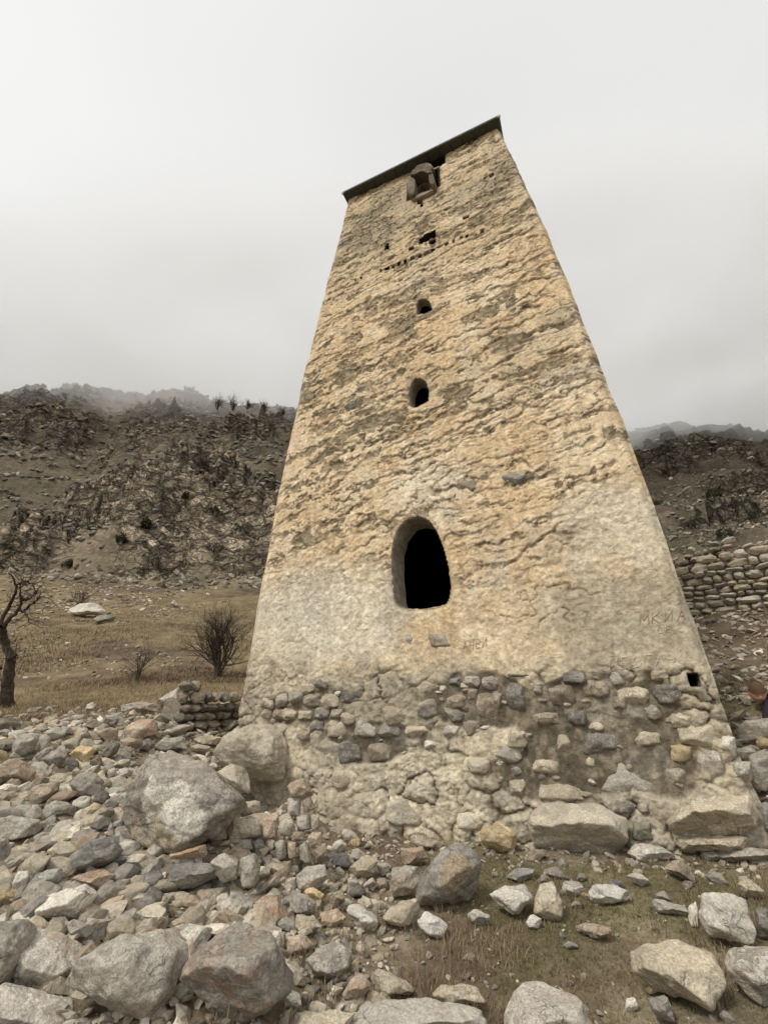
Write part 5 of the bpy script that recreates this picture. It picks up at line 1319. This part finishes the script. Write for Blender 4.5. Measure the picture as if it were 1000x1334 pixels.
def scrub(px, py, wpx, hpx, label, seed, mat, name='juniper_bush'):
    P0, dep = hit(px, py); rs = np.random.RandomState(seed); W = wpx / F * dep / 2 * .8; H = hpx / F * dep * .7
    n = 700; d = rs.normal(size=(n, 3)); d /= np.linalg.norm(d, axis=1)[:, None]; d[:, 2] = np.abs(d[:, 2])
    lob = 1 + .6 * fbm(d[:, 0] * 2 + seed, d[:, 1] * 2, d[:, 2] * 2, 2, seed=seed)
    c = d * (rs.uniform(.55, 1.0, n) ** .5 * lob)[:, None] * np.array([W, W * .8, H]); s = H * .10
    a = rs.normal(size=(n, 3)); b = rs.normal(size=(n, 3)); a /= np.linalg.norm(a, axis=1)[:, None]; b /= np.linalg.norm(b, axis=1)[:, None]
    g = float(terr(P0[0], P0[1])) - P0[2]
    V = np.stack([c - a * s, c + a * s, c + b * s * 1.4], 1).reshape(-1, 3) + [0, 0, g]
    root = obj(name, None, tuple(P0), None, label, 'bush')
    obj('foliage', mesh_np('foliage', V, np.arange(n * 3).reshape(-1, 3), [mat], False), parent=root)
    mb = MB(); mb.tube(np.array([[0, 0, g - H * .3], [0, 0, g + H * .3], [W * .1, 0, g + H * .7]]), np.array([W * .12, W * .09, W * .04])); obj('trunk', mb.mesh('trunk', [m_bark]), parent=root)
scrub(240, 656, 12, 12, 'single dark green juniper on the skyline of the low crag', 81, m_leaf)
scrub(157, 712, 20, 16, 'dark green juniper in a hollow of the crag, left of the gully', 82, m_leaf)
scrub(276, 678, 22, 14, 'dark scrub at the top of the low crag near the tower', 83, m_leaf2)
scrub(188, 690, 20, 22, 'dark scrub filling the gully of the low crag', 84, m_leaf2)
scrub(310, 652, 44, 7, 'long dark strip of low scrub on the ledge beside the tower', 85, m_leaf2, 'low_scrub')
scrub(6, 716, 26, 10, 'dark green scrub at the left edge above the meadow', 86, m_leaf2, 'low_scrub')
scrub(90, 742, 22, 14, 'dark scrub under the left end of the low crag', 87, m_leaf2, 'low_scrub')
scrub(278, 722, 26, 10, 'dark green strip of scrub at the foot of the crag by the tower', 88, m_leaf2, 'low_scrub')
for i, (x, y, w, h) in enumerate([(930, 650, 30, 16), (915, 612, 22, 10), (965, 632, 24, 14), (850, 640, 18, 9), (945, 700, 36, 16), (900, 690, 26, 10), (985, 680, 22, 9), (860, 600, 22, 9)]):
    scrub(x, y, w, h, ['dark rounded scrub in the middle of the right hillside', 'dark scrub high on the right hillside', 'dark scrub near the right edge, mid hillside', 'small dark scrub beside the tower edge on the right hillside', 'widest dark scrub just above the field wall', 'low dark scrub between the tower edge and the widest scrub', 'small dark scrub at the right edge above the field wall', 'topmost dark scrub near the misty right crest'][i], 90 + i, m_leaf2, 'low_scrub')

# ------------------------------------------------------------------ grass: blades nobody could count
def grass(name, n, azr, rr, h, w, mat, seed, label, dens=None, lean=.5, clump=1, spread=.03, keep=None):
    rs = np.random.RandomState(seed); az = rs.uniform(*azr, n); r = np.exp(rs.uniform(math.log(rr[0]), math.log(rr[1]), n)); x = r * np.sin(np.radians(az)); y = r * np.cos(np.radians(az))
    m = np.ones(n, bool)
    if dens is not None: m = rs.rand(n) < dens(x, y, r, az)
    x, y, r = x[m], y[m], r[m]
    x = np.repeat(x, clump) + rs.normal(size=len(x) * clump) * spread * np.repeat(r, clump) / 4; y = np.repeat(y, clump) + rs.normal(size=len(y) * clump) * spread * np.repeat(r, clump) / 4
    qx = (x - TX0) * UX[0] + (y - TY0) * UX[1]; qy = (x - TX0) * NI[0] + (y - TY0) * NI[1]
    m = ~((np.abs(qx) < 3.2) & (qy > -.02) & (qy < 6.3)); x, y = x[m], y[m]; r = np.hypot(x, y); n = len(x)
    z = terr(x, y); hh = h * rs.uniform(.35, 1.0, n); a = rs.uniform(0, 6.283, n); ln = rs.normal(size=n) * lean * hh; l2 = ln * rs.uniform(1.2, 2.2, n)
    ww = w * (.6 + .8 * rs.rand(n)); ca, sa = np.cos(a), np.sin(a)
    B = np.stack([x, y, z - .01], -1); D = np.stack([ca, sa, 0 * a], -1); S = np.stack([-sa, ca, 0 * a], -1)
    up = np.array([0, 0, 1.0])
    p0 = B - S * (ww / 2)[:, None]; p1 = B + S * (ww / 2)[:, None]
    q = B + up * (hh * .6)[:, None] + D * (ln * .6)[:, None]; p2 = q + S * (ww * .35)[:, None]; p3 = q - S * (ww * .35)[:, None]
    p4 = B + up * (hh * .95)[:, None] + D * l2[:, None]
    V = np.stack([p0, p1, p2, p3, p4], 1).reshape(-1, 3); i = np.arange(n)[:, None] * 5
    f4 = i + np.array([[0, 1, 2, 3]]); f3 = i + np.array([[3, 2, 4]])
    o = obj(name, mesh_np(name, V, [f4, f3], [mat], False), label=label, cat='grass', kind='stuff')
def gm(name, c1, c2):
    m, t, b = new_mat(name, .9, .1); geo = N(t, 'ShaderNodeNewGeometry'); n = N(t, 'ShaderNodeTexNoise', Scale=6.0, Detail=5, Roughness=.8); t.links.new(geo.outputs['Position'], n.inputs['Vector'])
    t.links.new(ramp(t, n.outputs[0], [(.35, c1), (.65, c2)]), b.inputs['Base Color']); return m
g_green = gm('thin_green_grass', (.085, .085, .035), (.20, .175, .085)); g_straw = gm('dry_straw_grass', (.22, .165, .10), (.36, .28, .175)); g_brown = gm('withered_brown_grass', (.12, .09, .058), (.25, .185, .12))
pn = lambda x, y, r, az: sstep(-.35, .35, fbm(x * 1.1, y * 1.1, octv=4, seed=209))
grass('grass', 42000, (-8, 36), (2.8, 5.6), .045, .0048, g_green, 41, 'thin short green and brown grass on the level ground before the tower', dens=pn)
grass('grass', 8000, (-34, 36), (2.6, 6), .08, .0045, g_straw, 42, 'dry straw blades among the stones in the foreground', dens=lambda x, y, r, az: sstep(.0, .5, fbm(x * 1.7, y * 1.7, octv=3, seed=610)), clump=4, spread=.03)
grass('grass', 900, (-34, 36), (2.7, 6.5), .17, .004, g_brown, 43, 'taller withered stalks standing in tufts between the stones', dens=lambda x, y, r, az: sstep(.1, .5, fbm(x * 2.1, y * 2.1, octv=3, seed=611)), clump=14, spread=.03)
grass('grass', 26000, (-46, -13), (10, 17), .13, .010, g_straw, 44, 'dry straw-coloured grass on the bank above the rubble heap', dens=lambda x, y, r, az: .25 + .75 * sstep(-.2, .4, fbm(x * .5, y * .5, octv=3, seed=612)), clump=2)
grass('grass', 26000, (-50, -12), (16, 62), .17, .02, g_brown, 45, 'withered brown grass over the sloping meadow on the left', dens=lambda x, y, r, az: sstep(-.3, .4, fbm(x * .3, y * .3, octv=3, seed=613)), clump=2)
grass('grass', 9000, (32, 47), (6, 13.5), .10, .008, g_brown, 46, 'withered brown grass on the earthy slope right of the tower', dens=lambda x, y, r, az: sstep(-.2, .4, fbm(x * .6, y * .6, octv=3, seed=614)), clump=2)

# ------------------------------------------------------------------ the person crouching at the right edge
def person():
    m_skin, t, b = new_mat('skin', .6, .3); b.inputs['Base Color'].default_value = (.50, .27, .19, 1)
    m_jack, t, b = new_mat('dark_jacket', .9, .15); b.inputs['Base Color'].default_value = (.028, .022, .030, 1)
    m_hair, t, b = new_mat('short_brown_hair', .85, .2); b.inputs['Base Color'].default_value = (.10, .062, .04, 1)
    P0, dep = hit(1012, 942); dep = dep + .25
    O = CAM + ray(1016, 952) * dep; O[2] = float(terr(O[0], O[1]))
    root = obj('person', None, tuple(O), None, 'person in a dark jacket crouching behind the smooth boulder, half out of frame', 'person')
    H = CAM + ray(986, 903) * (dep)
    k = dep / F
    def L(px, py, o=0.0): return CAM + ray(px, py) * (dep + o) - O
    verts = {'hip': (L(1022, 942), .15), 'chest': (L(1014, 922), .15), 'neckb': (L(1001, 911), .085), 'neck': (L(995, 908), .05), 'head': (L(989, 905), .07),
             'shl': (L(1004, 918, -.16), .07), 'ell': (L(998, 934, -.28), .05), 'wrl': (L(1002, 946, -.36), .035), 'hal': (L(1003, 951, -.40), .03),
             'shr': (L(1012, 913, .2), .07), 'elr': (L(1020, 930, .3), .05), 'wrr': (L(1022, 945, .3), .035),
             'knl': (L(1004, 940, -.30), .085), 'anl': (L(1016, 962, -.25), .05), 'fol': (L(1004, 966, -.32), .045), 'knr': (L(1012, 934, .25), .085), 'anr': (L(1024, 958, .2), .05), 'for': (L(1012, 962, .25), .045)}
    ks = list(verts); ed = [('hip', 'chest'), ('chest', 'neckb'), ('neckb', 'neck'), ('neck', 'head'), ('chest', 'shl'), ('shl', 'ell'), ('ell', 'wrl'), ('wrl', 'hal'), ('chest', 'shr'), ('shr', 'elr'), ('elr', 'wrr'), ('hip', 'knl'), ('knl', 'anl'), ('anl', 'fol'), ('hip', 'knr'), ('knr', 'anr'), ('anr', 'for')]
    me = bpy.data.meshes.new('body'); me.from_pydata([tuple(verts[q][0]) for q in ks], [(ks.index(a), ks.index(b)) for a, b in ed], [])
    me.materials.append(m_jack); me.skin_vertices if hasattr(me, 'skin_vertices') else None
    o = obj('body', me, parent=root)
    md = o.modifiers.new('skin', 'SKIN'); md.use_smooth_shade = True
    if not me.skin_vertices: me.skin_vertices.new() if hasattr(me.skin_vertices, 'new') else None
    sv = me.skin_vertices[0].data
    for i, q in enumerate(ks):
        sv[i].radius = (verts[q][1],) * 2; sv[i].use_root = (q == 'hip')
    s = o.modifiers.new('sub', 'SUBSURF'); s.levels = 2; s.render_levels = 2
    # head: oval skull with brow, nose and chin, turned down to the left
    V, Fc = ICO[4]; V = V.copy(); face = np.array([-1.0, 0, -.25]); face /= np.linalg.norm(face)
    fwd = V[:, 0] * -1
    P = V * np.array([.098, .078, .122])
    P[:, 0] -= .016 * np.exp(-((V[:, 1]) ** 2 / .02 + (V[:, 2] + .1) ** 2 / .03)) * (fwd > 0)
    P[:, 0] -= .010 * np.exp(-((V[:, 1]) ** 2 / .05 + (V[:, 2] + .75) ** 2 / .04)) * (fwd > 0)
    for sy in (-1, 1): P[:, 0] += .010 * np.exp(-((V[:, 1] - sy * .35) ** 2 / .02 + (V[:, 2] - .02) ** 2 / .015)) * (fwd > 0)
    for sy in (-1, 1):
        e = np.exp(-((V[:, 0] - .05) ** 2 / .02 + (V[:, 2] + .05) ** 2 / .04)) * (V[:, 1] * sy > .7); P[:, 1] += sy * .016 * e
    P[:, :2] *= (1 - .22 * sstep(-.2, -1, V[:, 2]))[:, None]
    a = .5; Rm = np.array([[math.cos(a), 0, math.sin(a)], [0, 1, 0], [-math.sin(a), 0, math.cos(a)]]).T
    yw = 1.1; Ry = np.array([[math.cos(yw), -math.sin(yw), 0], [math.sin(yw), math.cos(yw), 0], [0, 0, 1]])
    P = P @ Rm.T @ Ry.T
    hd = obj('head', mesh_np('head', P, Fc, [m_skin]), tuple(H - O), root)
    hv = V * np.array([.106, .086, .130]) * (1 + .03 * fbm(V[:, 0] * 6, V[:, 1] * 6, V[:, 2] * 6, 2, seed=9))[:, None]
    keep = (V[Fc].mean(1)[:, 2] > .28) | ((V[Fc].mean(1)[:, 0] > .25) & (V[Fc].mean(1)[:, 2] > -.45))
    obj('hair', mesh_np('hair', (hv @ Rm.T @ Ry.T), Fc[keep], [m_hair]), (0, 0, 0), hd)
person()

# ------------------------------------------------------------------ air: thin haze, and the cloud that sits on the crests
def vol_box(name, lo, hi, label, setup):
    m = bpy.data.materials.new(name); m.use_nodes = True; t = m.node_tree
    for n in list(t.nodes):
        if n.type == 'BSDF_PRINCIPLED': t.nodes.remove(n)
    out = [n for n in t.nodes if n.type == 'OUTPUT_MATERIAL'][0]
    setup(m, t, out)
    mb = MB(); mb.box([(a + b) / 2 for a, b in zip(lo, hi)], [(b - a) / 2 for a, b in zip(lo, hi)])
    me = mb.mesh(name, [m], False); obj(name, me, label=label, cat='mist', kind='stuff'); return m
def cloud(m, t, out):
    geo = N(t, 'ShaderNodeNewGeometry'); tcx = N(t, 'ShaderNodeTexCoord'); sp = N(t, 'ShaderNodeSeparateXYZ'); t.links.new(tcx.outputs['Object'], sp.inputs[0])
    n = N(t, 'ShaderNodeTexNoise', Scale=.022, Detail=3, Roughness=.55); t.links.new(tcx.outputs['Object'], n.inputs['Vector'])
    # height above the cloud's underside, which lies higher on the right
    a = N(t, 'ShaderNodeMath', _operation='MULTIPLY_ADD'); t.links.new(sp.outputs['X'], a.inputs[0]); a.inputs[1].default_value = -.115; t.links.new(sp.outputs['Z'], a.inputs[2])
    b = N(t, 'ShaderNodeMath', _operation='MULTIPLY_ADD'); t.links.new(n.outputs[0], b.inputs[0]); b.inputs[1].default_value = 55.0; t.links.new(a.outputs[0], b.inputs[2])
    mr = N(t, 'ShaderNodeMapRange'); t.links.new(b.outputs[0], mr.inputs['Value'])
    mr.inputs['From Min'].default_value = CB + 27; mr.inputs['From Max'].default_value = CB + 48; mr.inputs['To Min'].default_value = 0; mr.inputs['To Max'].default_value = .033
    v = N(t, 'ShaderNodeVolumePrincipled', Anisotropy=0.0); v.inputs['Color'].default_value = (.98, .985, .985, 1)
    m2 = N(t, 'ShaderNodeMapRange'); t.links.new(b.outputs[0], m2.inputs['Value'])
    m2.inputs['From Min'].default_value = CB + 50; m2.inputs['From Max'].default_value = CB + 82; m2.inputs['To Min'].default_value = 1; m2.inputs['To Max'].default_value = 0
    mm = N(t, 'ShaderNodeMath', _operation='MULTIPLY'); t.links.new(mr.outputs[0], mm.inputs[0]); t.links.new(m2.outputs[0], mm.inputs[1])
    t.links.new(mm.outputs[0], v.inputs['Density']); t.links.new(v.outputs[0], out.inputs['Volume'])
CB = 83.0
vol_box('low_cloud', (-420, 60, 72), (420, 420, 170), 'low grey cloud resting on the crests of both hills', cloud)
